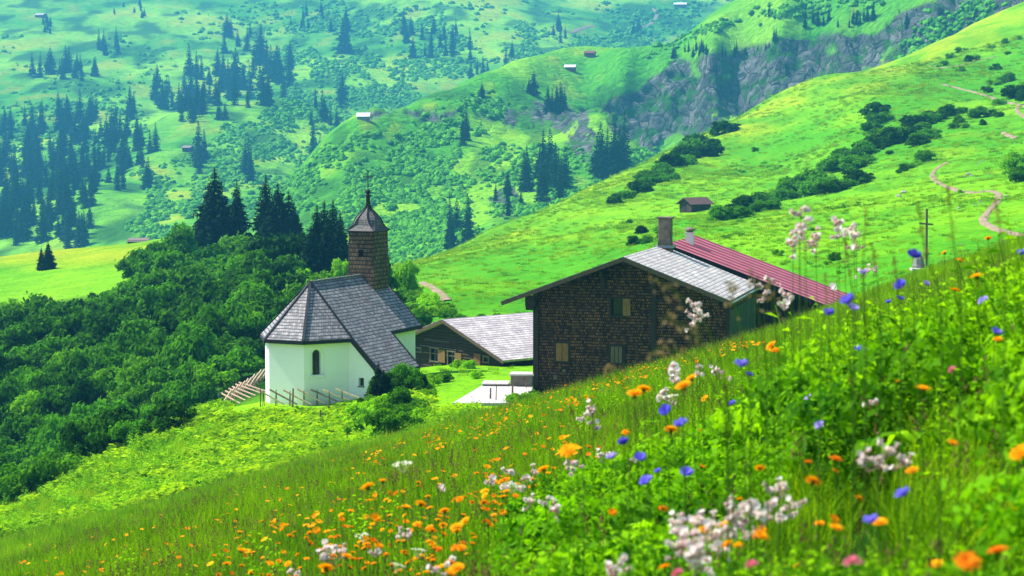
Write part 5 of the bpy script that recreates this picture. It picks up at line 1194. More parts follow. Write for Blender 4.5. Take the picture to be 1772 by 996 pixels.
# bushes round the farm: behind the chimney and right of the chapel
for u, v, r_, pr, lab in ((1097,424,13,ALD[0],'dark bush left of the tall stone chimney'),(1110,404,12,ALD[2],'dark bush just above the one left of the stone chimney'),(1150,412,14,ALD[4],'dark bush behind the tall stone chimney'),(1120,420,12,ALD[1],'low dark bush touching the stone chimney'),
                          (1140,399,9,SHR[0],'small bush right of the stone chimney top')):
    p = hit(u, v, 'A')[0]; w = r_ / FPX * p[1]; plant_pair('bush', pr, (p[0], p[1], p[2] - .3 * w), w * 1.3, label=lab, cat='bush')
for u, v, r_, g_ in ((720,515,20,0),(742,520,19,1),(700,540,22,0),(725,545,22,1),(755,540,20,1),(780,545,18,1),(690,520,22,0),(800,552,14,1),(770,530,15,1),(738,560,20,0),(830,548,10,1),(860,545,9,1)):
    p = hit(u, v + 6, 'A')[0]; w = r_ / FPX * p[1]; plant_pair('leafy_bush', BRT[random.randrange(3)] if g_ else SHR[random.randrange(4)], (p[0], p[1], p[2] - .2 * w), w * 1.25, label='leafy green bush between the chapel roof and the barn roof', cat='bush', group='bushes behind the barn')
p = hit(707, 520, 'A')[0]; h_ = (523 - 457) / FPX * p[1]
tr = plant_pair('broadleaf_tree', (SHR[2][0], SHR[2][1]), (p[0], p[1], p[2]), h_ * .50, label='small dark broadleaf tree beside the right end of the chapel roof', cat='tree', sz=h_ * .95)
# shrubs on the terrace edge in front of the chapel
def near_bush(u, v, Y, rad, pair, lab, sz=None, group=None):
    a_, b_ = ray(u, v); x = float(a_) * Y; plant_pair('shrub', pair, (x, Y, zA(x, Y) - .12 * rad), rad, label=lab, cat='shrub', sz=sz, group=group)
L1 = 'dark glossy shrub in front of the chapel lean-to'; L2 = 'bright leafy shrub on the bank between chapel and meadow'; L3 = 'low green shrub along the foot of the concrete slab'; L4 = 'dark weedy shrub at the foot of the farmhouse wall'
for (u, Y, rad, g_, l_, sz) in ((676,105,.95,0,L1,1.45),(697,106,1.0,0,L1,1.8),(722,106,.8,0,L1,1.3),(655,105,.85,0,L1,1.5),(735,107,.8,2,L1,1.1),(748,110,.6,1,L1,.8),(705,108,1.0,1,L1,1.9),
    (625,101,.9,1,L2,.9),(645,99,1.1,1,L2,1.2),(668,97,1.1,1,L2,1.3),(690,97,1.2,0,L2,1.3),(640,92,1.2,1,L2,1.2),(665,90,1.3,1,L2,1.4),(690,88,1.3,2,L2,1.4),(715,90,1.1,2,L2,1.1),(615,96,.8,1,L2,.7),(720,96,.9,2,L2,.9),(650,86,1.1,1,L2,1.2),(676,82,1.2,2,L2,1.3),(705,82,.9,2,L2,1.0),(620,88,.9,1,L2,.8),
    (785,86,.6,2,L3,.6),(805,86,.6,1,L3,.5),(825,87,.6,2,L3,.5),(848,88,.6,1,L3,.45),(870,88,.6,2,L3,.5),(768,86,.6,1,L3,.6),(897,90,.8,1,L3,.9),(790,86,.6,1,L3,.6),
    (915,94,.8,2,L4,.9),(935,95.5,.9,2,L4,.9),(955,96,.8,2,L4,.8),(980,96.5,.7,2,L4,.7)):
    near_bush(u, 700, Y, rad, {0: ALD, 1: BRT, 2: SHR}[g_][random.randrange(3)], l_, sz * .95, {L1: 'shrubs before the lean-to', L2: 'leafy shrubs on the bank', L3: 'shrubs at the slab', L4: 'weeds at the farmhouse wall'}[l_])
for (u, Y, rad, lab) in ((792,124,.55,'clump of large-leaved dock on the lawn left of the barn windows'),(812,122,.62,'clump of large-leaved dock on the lawn below the barn shutters'),(824,112,.5,'leafy weed clump on the lawn above the concrete slab'),(770,112,.6,'leafy weed clump on the lawn beside the dark shrubs')):
    near_bush(u, 640, Y, rad, BRT[0], lab)
for k_ in range(34):
    Y_ = random.uniform(83, 108); t_ = (Y_ - 83) / 25; u_ = random.uniform(600 + 25 * t_, 735 + 10 * t_); rd_ = random.uniform(.4, .85)
    near_bush(u_, 700, Y_, rd_, (SHR, BRT, ALD, SHR)[k_ % 4][random.randrange(3)], L2 if Y_ < 100 else L1, rd_ * random.uniform(.9, 1.5), 'leafy shrubs on the bank' if Y_ < 100 else 'shrubs before the lean-to')
for u_, Y_, h_ in ((655, 105, 2.3), (664, 104.5, 1.9), (650, 104, 1.6), (643, 104, 1.2), (735, 106, 1.1)):
    a_, b_ = ray(u_, 700); x_ = float(a_) * Y_; plant_pair('juniper', SPR[0], (x_, Y_, zA(x_, Y_)), h_, label='dark spiky juniper shoots rising in front of the chapel lean-to', cat='shrub', group='junipers by the lean-to', stem='trunk', sz=h_)
# ---- spruces
def spruce(u, vtop, vbase, Y, k, label, group=None):
    a_, b_ = ray(u, vbase); x = float(a_) * Y; z = zA(x, Y); top = P(u, vtop, Y).z; h = top - z
    return plant_pair('spruce_tree', SPR[k], (x, Y, z), h, label=label, cat='tree', group=group, stem='trunk')
for (u, vt, Y, k, lab) in ((373,289,282,0,'broad tall dark spruce, leftmost above the alder thicket'),(411,313,286,1,'slender dark spruce just right of the broad leftmost one'),(461,303,280,1,'tallest slender spruce of the middle dark group'),(482,316,276,2,'wide dark spruce in the centre of the middle group'),
    (500,330,280,0,'dark spruce on the right side of the middle group'),(458,376,262,1,'short spruce in front of the middle dark group'),(512,360,282,1,'low dark spruce at the right foot of the middle group'),(363,318,290,1,'thin spruce half hidden behind the broad leftmost one'),
    (549,352,222,1,'narrow spruce, left one of the group nearest the bell tower'),(562,348,226,1,'narrow pointed spruce in the middle of the group left of the bell tower'),(577,346,228,1,'narrow spruce nearest the bell tower, tall one'),(589,366,224,1,'short spruce touching the bell tower edge'),(538,392,218,2,'small spruce at the left foot of the bell-tower group'),(568,380,218,0,'bushy lower spruce in front of the bell-tower group')):
    spruce(u, vt, 440, Y, k, lab)
for (u, v, vt, k, lab) in ((72,466,427,1,'tiny thin spruce alone on the yellow meadow, left of its twin'),(84,466,417,2,'little bushy spruce alone on the yellow meadow')):
    p = hit(u, v, 'A')[0]; h = (v - vt) / FPX * p[1]; plant_pair('spruce_tree', SPR[k], tuple(p), h, label=lab, cat='tree', stem='trunk')
for u, v, r_ in ((592,462,14),(600,486,14),(530,475,13)):
    a_, b_ = ray(u, v); Y = 212; x = float(a_) * Y; w = r_ / FPX * Y; plant_pair('leafy_tree', BRT[random.randrange(3)], (x, Y, zA(x, Y)), w * 1.3, label='bright leafy tree between the dark spruces and the bell tower', cat='tree', group='bright trees by the bell tower', sz=max(w * 1.3, (P(u, v - r_, Y).z - zA(x, Y)) * .95))
# far conifers: (u0, u1, v0, v1 of the feet, height px, count, layer, label)
FC = [(62,165,122,142,44,15,'C','hazy blue spruce in the upper left grove'),(168,208,80,96,34,6,'C','hazy spruce in the small grove right of the upper left grove'),(66,92,38,60,24,6,'C','hazy spruce beside the pale hut at the upper left'),
 (270,330,150,190,46,15,'C','hazy blue spruce in the grove left of the knoll'),(330,385,125,195,50,16,'C','hazy blue spruce in the tall grove above the knoll'),(386,440,140,188,56,13,'C','blue spruce in the middle grove above the grassy knoll'),(442,500,110,182,64,14,'C','tall hazy spruce in the right grove above the knoll'),
 (378,445,60,98,36,7,'C','hazy spruce in the loose upper grove'),(0,60,215,300,46,26,'C','blue spruce at the left edge of the far slope'),(60,130,215,335,52,30,'C','blue spruce in the left forest'),(100,232,195,262,48,38,'C','blue spruce in the forest strip left of the knoll'),
 (130,268,238,330,50,36,'C','dark blue spruce in the forest below the strip'),(0,160,300,430,54,95,'C','dark blue spruce in the dense forest above the ravine'),(310,350,188,216,50,8,'C','spruce at the left end of the grassy knoll'),(376,394,205,210,34,3,'C','single dark spruce on the grassy knoll'),
 (324,364,270,302,58,6,'C','spruce in the group beside the dark little hut'),(412,438,298,325,60,4,'C','spruce of the pair below the knoll'),(528,556,278,302,52,5,'C','spruce right below the knoll'),(588,606,50,100,58,5,'C','tall hazy spruce near the top centre'),
 (586,600,168,202,46,3,'C','hazy spruce left of the gleaming hut'),(690,790,55,104,36,18,'C','faint blue spruce in the scrub at the top centre'),(560,576,200,218,46,3,'C','hazy spruce behind the knoll'),(800,880,85,150,38,9,'C','faint spruce behind the middle ridge'),
 (940,980,50,80,32,5,'C','faint spruce above the ridge meadow'),(1095,1115,52,60,30,3,'C','spruce beside the far track'),(500,580,20,60,28,9,'C','faint spruce on the upper slope'),(200,252,8,32,14,10,'C','tiny faint spruce at the top left'),(540,600,180,300,40,6,'C','spruce scattered between knoll and ridge'),
 (818,836,166,172,36,2,'B','dark spruce on the shoulder of the middle ridge'),(905,924,158,164,38,2,'B','dark spruce in the middle of the ridge meadow'),(941,1000,186,194,46,9,'B','spruce in the tight group on the ridge meadow'),(795,820,240,250,62,3,'B','tall spruce in the scrub of the ridge flank'),
 (895,915,325,335,68,3,'B','tall pointed spruce low on the ridge flank'),(926,990,300,350,78,15,'B','dark tall spruce in the grove under the rocks'),(1040,1080,285,312,84,9,'B','tall dark spruce at the foot of the cliff'),(765,808,395,440,68,9,'B','spruce in the grove above the flat meadow'),
 (840,900,330,380,40,6,'B','slim spruce on the small rocky step'),(1160,1182,92,104,24,4,'B','small fir at the left end of the cliff edge'),(1186,1292,84,102,23,15,'B','small fir along the cliff edge'),(1326,1334,27,29,24,1,'B','lone fir standing out on the upper ridge line'),(1384,1505,28,48,26,18,'B','small fir in the row above the cliff'),
 (1335,1345,60,75,28,2,'B','thin fir leaning over the cliff'),(1290,1330,80,90,14,3,'B','tiny fir on the cliff edge'),(1560,1700,10,60,24,6,'B','dim fir in the shaded rocks at the top right')]
allc = []
for (u0, u1, v0, v1, hp_, n_, ly, lab) in FC:
    u = RNG.uniform(u0, u1, n_); v = RNG.uniform(v0, v1, n_) if v1 > v0 else np.full(n_, v0)
    if n_ == 1: u = np.array([(u0 + u1) / 2])
    u = u + 9 * vnoise(u / 19, v / 40, 131); h = hit(u, v, ly); 
    for k in range(n_):
        if np.isnan(h[k, 0]): continue
        allc.append((hp_ * random.uniform(.62, 1.12), h[k], lab, ly))
allc.sort(key=lambda q: -q[0])
for k, (hp_, p, lab, ly) in enumerate(allc[:285]):
    hh = hp_ / FPX * p[1] * 1.05; o = bpy.data.objects.new('spruce_tree', FSPR[random.randrange(4)]); COL.objects.link(o); wd = hh * random.uniform(.85, 1.3)
    o.location = (p[0], p[1], p[2] - .02 * hh); o.scale = (wd, wd, hh); o.rotation_euler = (random.uniform(-.03, .03), random.uniform(-.03, .03), random.uniform(0, 6.28)); tag(o, lab, 'tree', 'conifers: ' + lab)
rest = allc[285:]
if rest: scatter('distant_conifers', pack('fc', FSPR), [q[1] for q in rest], [q[0] / FPX * q[1][1] for q in rest], RNG.integers(0, 4, len(rest)), 'smallest faint conifers of the far slopes', tilt=.02)

# ------------------------------------------------------------------ paths, stones
def path_ribbon(name, pix, width, layer='A', lift=.06, label=None):
    pix = np.array(pix, float); t = np.linspace(0, len(pix) - 1, (len(pix) - 1) * 9 + 1); u = np.interp(t, np.arange(len(pix)), pix[:, 0]); v = np.interp(t, np.arange(len(pix)), pix[:, 1])
    ker = np.ones(7) / 7; up = np.r_[[u[0]] * 3, u, [u[-1]] * 3]; vp = np.r_[[v[0]] * 3, v, [v[-1]] * 3]; u = np.convolve(up, ker, 'valid'); v = np.convolve(vp, ker, 'valid')
    h = hit(u, v, layer); h = h[~np.isnan(h[:, 0])]; T = np.gradient(h[:, :2], axis=0); T = unit(T); S = np.stack([-T[:, 1], T[:, 0]], 1); V = []
    f = SURF[layer]; rows = 7
    for j in range(rows):
        o = (j / (rows - 1) - .5) * width; w_ = 1 + .3 * vnoise(np.arange(len(h)) * .35, np.full(len(h), j * 3.7), 9); q = h[:, :2] + S * (o * w_)[:, None]; V.append(np.c_[q, f(q[:, 0], q[:, 1]) + lift * (1 if 0 < j < rows - 1 else -.3)])
    V = np.stack(V, 1).reshape(-1, 3); n = len(h); i = (np.arange(n - 1) * rows)[:, None] + np.arange(rows - 1)[None]; i = i.ravel(); F = np.stack([i, i + 1, i + 1 + rows, i + rows], -1)
    o = link(name, mesh_np(name, V, F, M['path'], smooth=True)); o['kind'] = 'structure'; return o
path_ribbon('path', [(1641,280),(1622,290),(1612,302),(1622,316),(1640,324),(1665,332),(1690,334),(1712,330),(1728,334),(1729,345),(1716,360),(1703,374),(1702,386),(1722,396),(1748,404),(1790,412),(1850,425)], .8, lift=.10)
path_ribbon('path', [(1628,145),(1660,153),(1690,160),(1720,170),(1745,178),(1790,186)], 1.0, lift=.12)
path_ribbon('path', [(1762,182),(1758,192),(1775,204),(1810,212)], .9, lift=.12)
path_ribbon('path', [(1614,118),(1640,117),(1665,112),(1690,106),(1730,96)], .8, lift=.12)
path_ribbon('path', [(1735,228),(1748,236),(1760,240)], 1.2, lift=.12)
path_ribbon('path', [(728,488),(745,496),(760,506),(776,522)], .9, lift=.12)
path_ribbon('path', [(1130,14),(1138,24),(1130,40),(1108,48)], 5.0, 'C', lift=.5); path_ribbon('path', [(985,58),(1010,48),(1030,44)], 5.0, 'C', lift=.5)
ROCKM = []
for k in range(4):
    bm = bmesh.new(); bmesh.ops.create_icosphere(bm, subdivisions=3, radius=1)
    for v_ in bm.verts:
        d = v_.co.copy(); v_.co = d * (1 + .34 * mnoise.noise(d * 1.3 + Vector((k * 7, 0, 0))) + .12 * mnoise.noise(d * 4 + Vector((0, k * 5, 0)))); v_.co.z *= .62
    me = bpy.data.meshes.new('boulder'); bm.to_mesh(me); bm.free(); me.materials.append(M['rock']); ROCKM.append(me)
for k, (a, b, r_) in enumerate(((1195,628,10),(1180,636,7),(1205,632,6),(960,692,11),(945,705,9),(968,690,6),(1160,748,7),(1272,625,4),(1240,580,5),(1225,588,4),(1332,705,7),(1240,725,6),(1220,735,5),(1245,686,6),(1120,680,4),(1205,690,6),(1290,690,4),(1230,640,4),(1170,700,5),(1170,880,6),(1065,236,5),(1258,735,3))):
    u, v = f5(a, b); p = hit(u, v, 'A')[0]; w = r_ / 2.074 / FPX * p[1] * 1.1; o = bpy.data.objects.new('boulder', ROCKM[k % 4]); COL.objects.link(o); o.location = (p[0], p[1], p[2] + .15 * w); o.scale = (w, w * .9, w); o.rotation_euler = (0, 0, k * 1.3)
    tag(o, 'grey boulder in the group beside the winding hillside path' if k not in (3, 4, 5, 20) else ('dark-topped grey boulder alone on the slope above the red roof' if k != 20 else 'small boulder at the left end of the uppermost path'), 'boulder', 'boulders beside the winding path' if k not in (3, 4, 5, 20) else None)
    if k in (4, 5): o['label'] = ('flat grey boulder leaning on the dark-topped one above the red roof', 'small stone behind the dark-topped boulder above the red roof')[k - 4]
# ------------------------------------------------------------------ flowers
def petal_mat(name, c0, c1, trans=.35, scale=40):
    return foliage(name, c0, c1, trans, (1.3, 1.2, 1.1), .6, scale)
PM = {'orange': petal_mat('orange_petals', (.88, .31, .003), (.94, .45, .006)), 'yellow': petal_mat('golden_petals', (.90, .38, .004), (.94, .52, .008)), 'rust': petal_mat('burnt_orange_petals', (.74, .19, .006), (.88, .30, .010)), 'blue': petal_mat('violet_blue_petals', (.10, .09, .62), (.24, .20, .82)),
      'lilac': petal_mat('lilac_petals', (.34, .28, .72), (.52, .42, .82)), 'white': petal_mat('white_pink_petals', (.78, .68, .66), (.90, .86, .82)), 'calyx': petal_mat('pink_grey_calyx', (.56, .36, .34), (.78, .62, .56)), 'pink': petal_mat('pink_clover', (.72, .16, .28), (.85, .32, .42)), 'cream': petal_mat('cream_umbels', (.74, .76, .55), (.88, .88, .72))}
STEM = foliage('flower_stem', (.05, .14, .015), (.10, .22, .02), .2)
CENT = petal_mat('flower_centre', (.50, .16, .01), (.70, .30, .01))
PAN = petal_mat('brown_panicle', (.13, .12, .035), (.30, .22, .11))
def petals_np(rng, n, r0, r1, w, cup, z=0.0):
    a = np.linspace(0, 6.283, n, endpoint=False) + rng.normal(0, .06, n); L = r1 * rng.uniform(.85, 1.08, n); d = np.stack([np.cos(a), np.sin(a), np.zeros(n)], 1); s = np.stack([-np.sin(a), np.cos(a), np.zeros(n)], 1); up = np.array([0, 0, 1.0])
    b = d * r0 + up * z; m = d * ((r0 + L) / 2)[:, None] + up * (z + cup * .6); t = d * L[:, None] + up * (z + cup)
    V = np.stack([b - s * w * .4, m - s * w, t - s * w * .7, t + s * w * .7, m + s * w, b + s * w * .4], 1).reshape(-1, 3); o = (np.arange(n) * 6)[:, None]
    return V, np.concatenate([o + np.array([0, 1, 4, 5]), o + np.array([1, 2, 3, 4])])
def ball_np(c, r, n=7, m=5, sq=1.0):
    V = []; 
    for j in range(m + 1):
        th = math.pi * j / m
        for i in range(n): ph = 6.283 * i / n; V.append((c[0] + r * math.sin(th) * math.cos(ph), c[1] + r * math.sin(th) * math.sin(ph), c[2] + r * sq * math.cos(th)))
    return np.array(V), np.array([(j * n + i, (j + 1) * n + i, (j + 1) * n + (i + 1) % n, j * n + (i + 1) % n) for j in range(m) for i in range(n)])
def place(Q, loc, ax): # rotate z to ax then move
    q = Vector((0, 0, 1)).rotation_difference(Vector(ax)).to_matrix(); return (Q[0] @ np.array(q).T + np.array(loc), Q[1])
rf_ = np.random.default_rng(23)
def daisy_head(col):
    return mesh_np('flower_head', *cat([petals_np(rf_, 21, .003, .0225, .0024, .002), petals_np(rf_, 17, .003, .017, .0024, .005, .001), petals_np(rf_, 11, .001, .010, .002, .006, .002)]), PM[col])
def daisy_cup(): return mesh_np('flower_cup', *ball_np((0, 0, -.005), .0065, 8, 5, 1.0), STEM, smooth=True)
def stem_mesh(h, bend):
    segs = 5; parts = []; pts = [np.array([bend * (1 - (k / segs)) ** 1.6 * h, 0, -h + h * k / segs]) for k in range(segs + 1)]
    for k in range(segs): parts.append(tube_np(pts[k], pts[k + 1], .0012, .0010, 5))
    for k in range(4):
        b = pts[0] + (pts[-1] - pts[0]) * rf_.uniform(.02, .3); a = rf_.uniform(0, 6.28); d = np.array([math.cos(a), math.sin(a), .8]); s = unit(np.cross(d, [0, 0, 1.])); L = rf_.uniform(.03, .06)
        parts.append((np.array([b, b + d * L * .5 + s * .006, b + d * L, b + d * L * .5 - s * .006]), np.array([[0, 1, 2, 3]])))
    V, F = cat(parts); return mesh_np('stem', V, F, STEM)
HTS = (.16, .22, .30, .38, .48, .60, .75)
STEMS = {h: [stem_mesh(h, rf_.uniform(-.16, .16)) for _ in range(2)] for h in HTS}
HEADS = {c: [daisy_head(c) for _ in range(2)] for c in ('orange', 'yellow', 'rust')}; CUP = daisy_cup()
def bell_head():
    return mesh_np('flower_head', *cat([petals_np(rf_, 5, .002, .019, .0095, .010), petals_np(rf_, 5, .001, .015, .008, .016)]), PM['blue'])
HEADS['blue'] = [bell_head() for _ in range(2)]
HEADS['lilac'] = []
for _ in range(2): me = bell_head(); me.materials[0] = PM['lilac']; HEADS['lilac'].append(me)
def clover_head(col='pink'):
    n = 60; d = unit(rf_.normal(0, 1, (n, 3))); d[:, 2] = np.abs(d[:, 2]) * .9; s = unit(np.cross(d, rf_.normal(0, 1, (n, 3)))); return mesh_np('flower_head', *quads_from(d * .0105, d * .006, s * .0022), PM[col])
HEADS['pink'] = [clover_head()]
def silene_head(n, sp):
    cal = []; pet = []
    for k in range(n):
        c = np.array([rf_.normal(0, sp), rf_.normal(0, sp), rf_.normal(0, sp * .9)]); ax = unit(np.array([rf_.normal(0, 1), rf_.normal(0, 1), rf_.uniform(-.3, .8)])); cal.append(place(ball_np((0, 0, 0), .0065, 7, 5, 1.35), c, ax)); cal.append(tube_np(c - ax * .006, (0, 0, -sp * 1.6), .0007, .0009, 3))
        pet.append(place(petals_np(rf_, 8, .002, .0115, .0042, .003, .008), c, ax))
    A, B = cat(cal), cat(pet); return two_mat('flower_head', A, B, PM['calyx'], PM['white'])
HEADS['silene'] = [silene_head(7, .017), silene_head(9, .022), silene_head(5, .014)]
def umbel_head():
    ps = []
    for k in range(34):
        a = rf_.uniform(0, 6.28); r = .032 * math.sqrt(rf_.random()); c = np.array([r * math.cos(a), r * math.sin(a), .006 - r * .15]); ps.append(place(petals_np(rf_, 5, .0005, .0042, .0018, .001), c, unit(np.array([rf_.normal(0, .3), rf_.normal(0, .3), 1.])))); 
        if k % 3 == 0: ps.append(tube_np((0, 0, -.03), c, .0006, .0004, 3))
    return mesh_np('flower_head', *cat(ps), PM['cream'])
HEADS['umbel'] = [umbel_head()]
NAMES = {'orange': 'hawkweed', 'yellow': 'hawkweed', 'rust': 'hawkweed', 'blue': 'bellflower', 'lilac': 'bellflower', 'pink': 'clover', 'silene': 'bladder_campion', 'umbel': 'umbel_flower'}
fl_count = {}
def flower(kind, loc, sc, label, group, tilt=None, hmin=0.0):
    g = zA(loc[0], loc[1]); h = max(.12, min(loc[2] - g, 1.1)); hk = min(HTS, key=lambda q: abs(q * sc - h)); r = bpy.data.objects.new(NAMES[kind], None); COL.objects.link(r)
    r.location = (loc[0], loc[1], g); r.rotation_euler = (0, 0, random.uniform(0, 6.28)); r.empty_display_size = .02; tag(r, label, 'flower', group)
    s = bpy.data.objects.new('stem', STEMS[hk][random.randrange(2)]); COL.objects.link(s); s.parent = r; s.location = (0, 0, h); s.scale = (sc, sc, h / hk)
    hd = bpy.data.objects.new('flower_head', HEADS[kind][random.randrange(len(HEADS[kind]))]); COL.objects.link(hd); hd.parent = r; hd.location = (0, 0, h); hd.scale = (sc,) * 3
    r.rotation_euler = (0, 0, random.uniform(-.5, .5)); tl = tilt if tilt is not None else (random.uniform(.05, .3) if kind == 'umbel' else random.uniform(.15, .85)); a = random.gauss(0, .9); hd.rotation_euler = (tl * math.cos(a), tl * math.sin(a), random.uniform(0, 6.28))
    if kind in ('orange', 'yellow', 'rust'):
        c = bpy.data.objects.new('flower_cup', CUP); COL.objects.link(c); c.parent = hd
    fl_count[kind] = fl_count.get(kind, 0) + 1
    return r
def fix_flower(kind, u, v, px, label, group=None, tilt=None, sc=1.0):
    p, px, Y = head_pos(kind, u, v, px)
    return flower(kind, p, max(.6, min(1.7, px * Y / FPX / TRUE_W[kind])), label, group, tilt)
for q in BIG_FLOWERS:
    kind, u, v, px, lab = q; fix_flower(kind, u, v, px, lab)
for u, v, px in CAMPIONS:
    if v < 450: lab = 'pink-white campion head standing high against the hillside above the red roof'
    elif v < 580: lab = 'pink-white campion head in front of the farm roofs'
    elif 1160 < u < 1400 and v > 835: lab = 'pink-white campion head in the big cluster at the bottom right'
    elif u < 1000: lab = 'pale campion head among the orange flower drift'
    else: lab = 'pink-white campion head in the foreground herbs'
    fix_flower('silene', u, v, px, lab, 'campions: ' + lab)
# the drift of orange flowers
def sample_poly(poly, n):
    us = []; vs = []
    while len(us) < n:
        u = RNG.uniform(min(p[0] for p in poly), max(p[0] for p in poly), n * 3); v = RNG.uniform(min(p[1] for p in poly), max(p[1] for p in poly), n * 3); k = inpoly(u, v, poly) & (RNG.random(n * 3) < .25 + .75 * ss(-.3, .4, fbm(u / 34, v / 20, 120, 2)))
        us += list(u[k]); vs += list(v[k])
    return np.array(us[:n]), np.array(vs[:n])
D1 = [(270,996),(400,930),(520,880),(640,845),(760,825),(860,780),(1000,745),(1060,790),(960,830),(880,880),(820,960),(780,1000)]
D2 = [(0,960),(200,890),(480,830),(700,760),(900,700),(1000,730),(800,820),(500,920),(250,990),(0,1000)]
D3 = [(560,800),(760,735),(900,690),(1060,640),(1250,590),(1330,590),(1180,640),(1000,700),(800,770),(600,815)]
D4 = [(1000,750),(1250,640),(1500,560),(1772,480),(1772,990),(900,990)]
cand = []
for poly, n_ in ((D1, 290), (D2, 130), (D3, 400), (D4, 40)):
    u, v = sample_poly(poly, n_); off = RNG.uniform(.22, .42, n_) * (1 if poly is not D1 else 1.1); h = hit(u, v, 'A', off)
    for k in range(n_):
        if not np.isnan(h[k, 0]) and h[k, 1] < 100: cand.append((h[k], poly is D1 or poly is D4))
cand.sort(key=lambda q: q[0][1])
room = 296 - fl_count['orange'] - fl_count['yellow'] - fl_count['rust']
for p, _ in cand[:room]:
    kind = random.choices(('orange', 'yellow', 'rust'), (.45, .42, .13))[0]; near_ = p[1] < 9
    flower(kind, p, random.uniform(.45, .9), 'orange hawkweed in the drift running across the lower meadow', 'orange hawkweed of the drift')
FO = [two_mat('far_flower', petals_np(rf_, 12, .002, .022, .0045, .004), tube_np((0, 0, -.26), (0, 0, 0), .0012, .0012, 3), PM[c], STEM) for c in ('orange', 'yellow', 'rust', 'orange')]
rest = [q[0] for q in cand[room:]]
u, v = sample_poly(D3, 500); h = hit(u, v, 'A', RNG.uniform(.2, .34, 500)); rest += [q for q in h if not np.isnan(q[0]) and 30 < q[1] < 100]
scatter('distant_flowers', pack('fo', FO), rest, RNG.uniform(.7, 1.15, len(rest)), RNG.integers(0, 4, len(rest)), 'tiny orange hawkweeds specking the farther meadow', tilt=.35)
# grasses on long stalks
def long_grass(pts, label, heads=26, spread=.02, hl=.010, col=None, group=None, width=.0016, kind='tall_grass'):
    """a stalk through the given points, its top third hung with spikelets"""
    p = [np.array(q) for q in pts]; base = p[0].copy(); g = zA(base[0], base[1]); root = bpy.data.objects.new(kind, None); COL.objects.link(root); root.location = (base[0], base[1], g); tag(root, label, 'grass stalk', group)
    q = [np.array([base[0], base[1], g])] + p; q = [a - np.array([base[0], base[1], g]) for a in q]; t = np.linspace(0, len(q) - 1, 26); C = np.stack([np.interp(t, np.arange(len(q)), [a[k] for a in q]) for k in range(3)], 1)
    for _ in range(3): C[1:-1] = (C[:-2] + 2 * C[1:-1] + C[2:]) / 4
    st = cat([tube_np(C[k], C[k + 1], width * (1 - .5 * k / 26), width * (1 - .5 * (k + 1) / 26), 5) for k in range(len(C) - 1)]); o = link('stalk', mesh_np('stalk', *st, STEM), root)
    f = 1 - rf_.random(heads) ** 1.3 * .36; i = np.minimum((f * (len(C) - 1)).astype(int), len(C) - 2); c = C[i] + (C[i + 1] - C[i]) * ((f * (len(C) - 1)) - i)[:, None]; c = c + rf_.normal(0, spread, (heads, 3)) * (1.15 - f)[:, None] * 2.6 + [0, 0, -.004]
    d = unit(rf_.normal(0, 1, (heads, 3)) + [0, 0, -.6]); s = unit(np.cross(d, rf_.normal(0, 1, (heads, 3)))); link('panicle', mesh_np('panicle', *quads_from(c, d * hl, s * hl * .38), col or PAN), root)
    return root
def pl(*uv, Y=3.4): return [tuple(P(u, v, Y)) for u, v in uv]
for pts_, lab in ((pl((1262,690),(1240,600),(1205,535),(1160,497),(1128,480)), 'tall grass stalk arching left across the farmhouse gable'), (pl((1270,700),(1236,640),(1212,590),(1180,560),(1150,548)), 'brown grass panicle drooping before the farmhouse wall'),
                  (pl((1262,720),(1225,650),(1190,610),(1140,600),(1125,612)), 'low brown panicle bending before the farmhouse wall'), (pl((1330,640),(1315,560),(1308,500),(1300,470), Y=3.8), 'upright grass stalk in front of the grey roof eave'), (pl((1300,640),(1282,570),(1270,520),(1262,488), Y=3.6), 'upright thin grass stalk at the farmhouse corner'),
                  (pl((1090,720),(1078,660),(1062,640),(1048,636), Y=4), 'rosy grass panicle before the lower farmhouse window'), (pl((1350,620),(1338,540),(1330,480), Y=3.8), 'grass stalk before the side wall of the farmhouse')):
    long_grass(pts_, lab, 24, .010, .0075)
RED = petal_mat('reddish_sorrel', (.18, .12, .03), (.36, .22, .09))
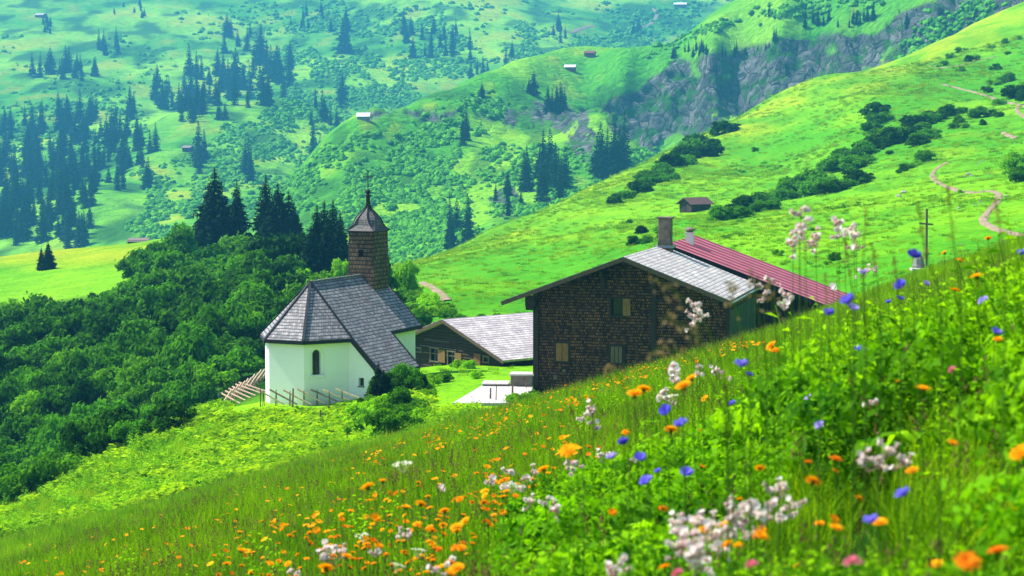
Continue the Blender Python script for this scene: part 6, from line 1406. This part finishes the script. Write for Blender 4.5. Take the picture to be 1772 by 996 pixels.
for pts_, lab in ((pl((1525,560),(1518,480),(1508,420), Y=4.2), 'reddish sorrel spike left of the wayside cross'), (pl((1632,520),(1602,440),(1588,350), Y=3.2), 'dark grass spike crossing the wayside cross'), (pl((1480,540),(1470,470),(1462,410), Y=4), 'thin grass stalk behind the campion heads'), (pl((1560,560),(1552,490),(1546,440), Y=4.4), 'short reddish stalk below the cross'),
                  (pl((1665,520),(1650,420),(1640,320), Y=3.6), 'faint tall grass stalk right of the cross'), (pl((1740,500),(1735,420),(1722,340), Y=3.6), 'faint tall grass stalk near the winding path'), (pl((1420,580),(1430,520),(1428,470), Y=4.4), 'reddish stalk at the end of the red roof'), (pl((1500,560),(1492,470),(1500,360), Y=3.6), 'long faint grass stalk above the skyline'),
                  (pl((1600,760),(1500,700),(1470,650), Y=4.4), 'brown seed spray in the dark hollow'), (pl((1010,800),(1000,740),(985,700), Y=5), 'small dark seed head left of the campions')):
    long_grass(pts_, lab, 20, .004, .0055, RED)
for (u, v, px, lab) in ((1128,715,0,'broad bright rosette of leaves under the golden twins'), (1352,690,0,'pale big leaf in the foreground herbs'), (1520,735,0,'large yellow-green leaf in the right foreground'), (1580,720,0,'second large yellow-green leaf, right of the other'), (1690,690,0,'long drooping leaf below the skyline at the right'), (1740,665,0,'broad leaf spray at the right edge'), (1740,600,0,'arching pale leaf near the right edge')):
    p = hit(u, v, 'A', .30)[0]
    if np.isnan(p[0]): continue
    g = zA(p[0], p[1]); r = empty('broad_leaf_plant', (p[0], p[1], g)); tag(r, lab, 'plant'); hh = p[2] - g
    for k in range(5):
        a = rf_.uniform(0, 6.28); L = rf_.uniform(.07, .13); t = np.linspace(0, 1, 6); d = np.array([math.cos(a), math.sin(a), 0]); s = np.array([-math.sin(a), math.cos(a), 0]); c = np.outer(t * L, d) + np.outer(hh * .75 + .11 * t - .13 * t ** 2.2, [0, 0, 1]); w = .021 * np.sin(np.pi * np.clip(t * .93 + .06, 0, 1)) ** .8
        V = np.stack([c - s * w[:, None] + [0, 0, .006], c, c + s * w[:, None] + [0, 0, .006]], 1).reshape(-1, 3); F = [(3 * i + j, 3 * i + j + 1, 3 * i + j + 4, 3 * i + j + 3) for i in range(5) for j in (0, 1)]
        link('leaf', mesh_np('leaf', V, F, F_BRIGHT, smooth=True), r)
        link('leaf_stalk', mesh_np('leaf_stalk', *tube_np((0, 0, -.02), c[0], .003, .002, 5), STEM), r)
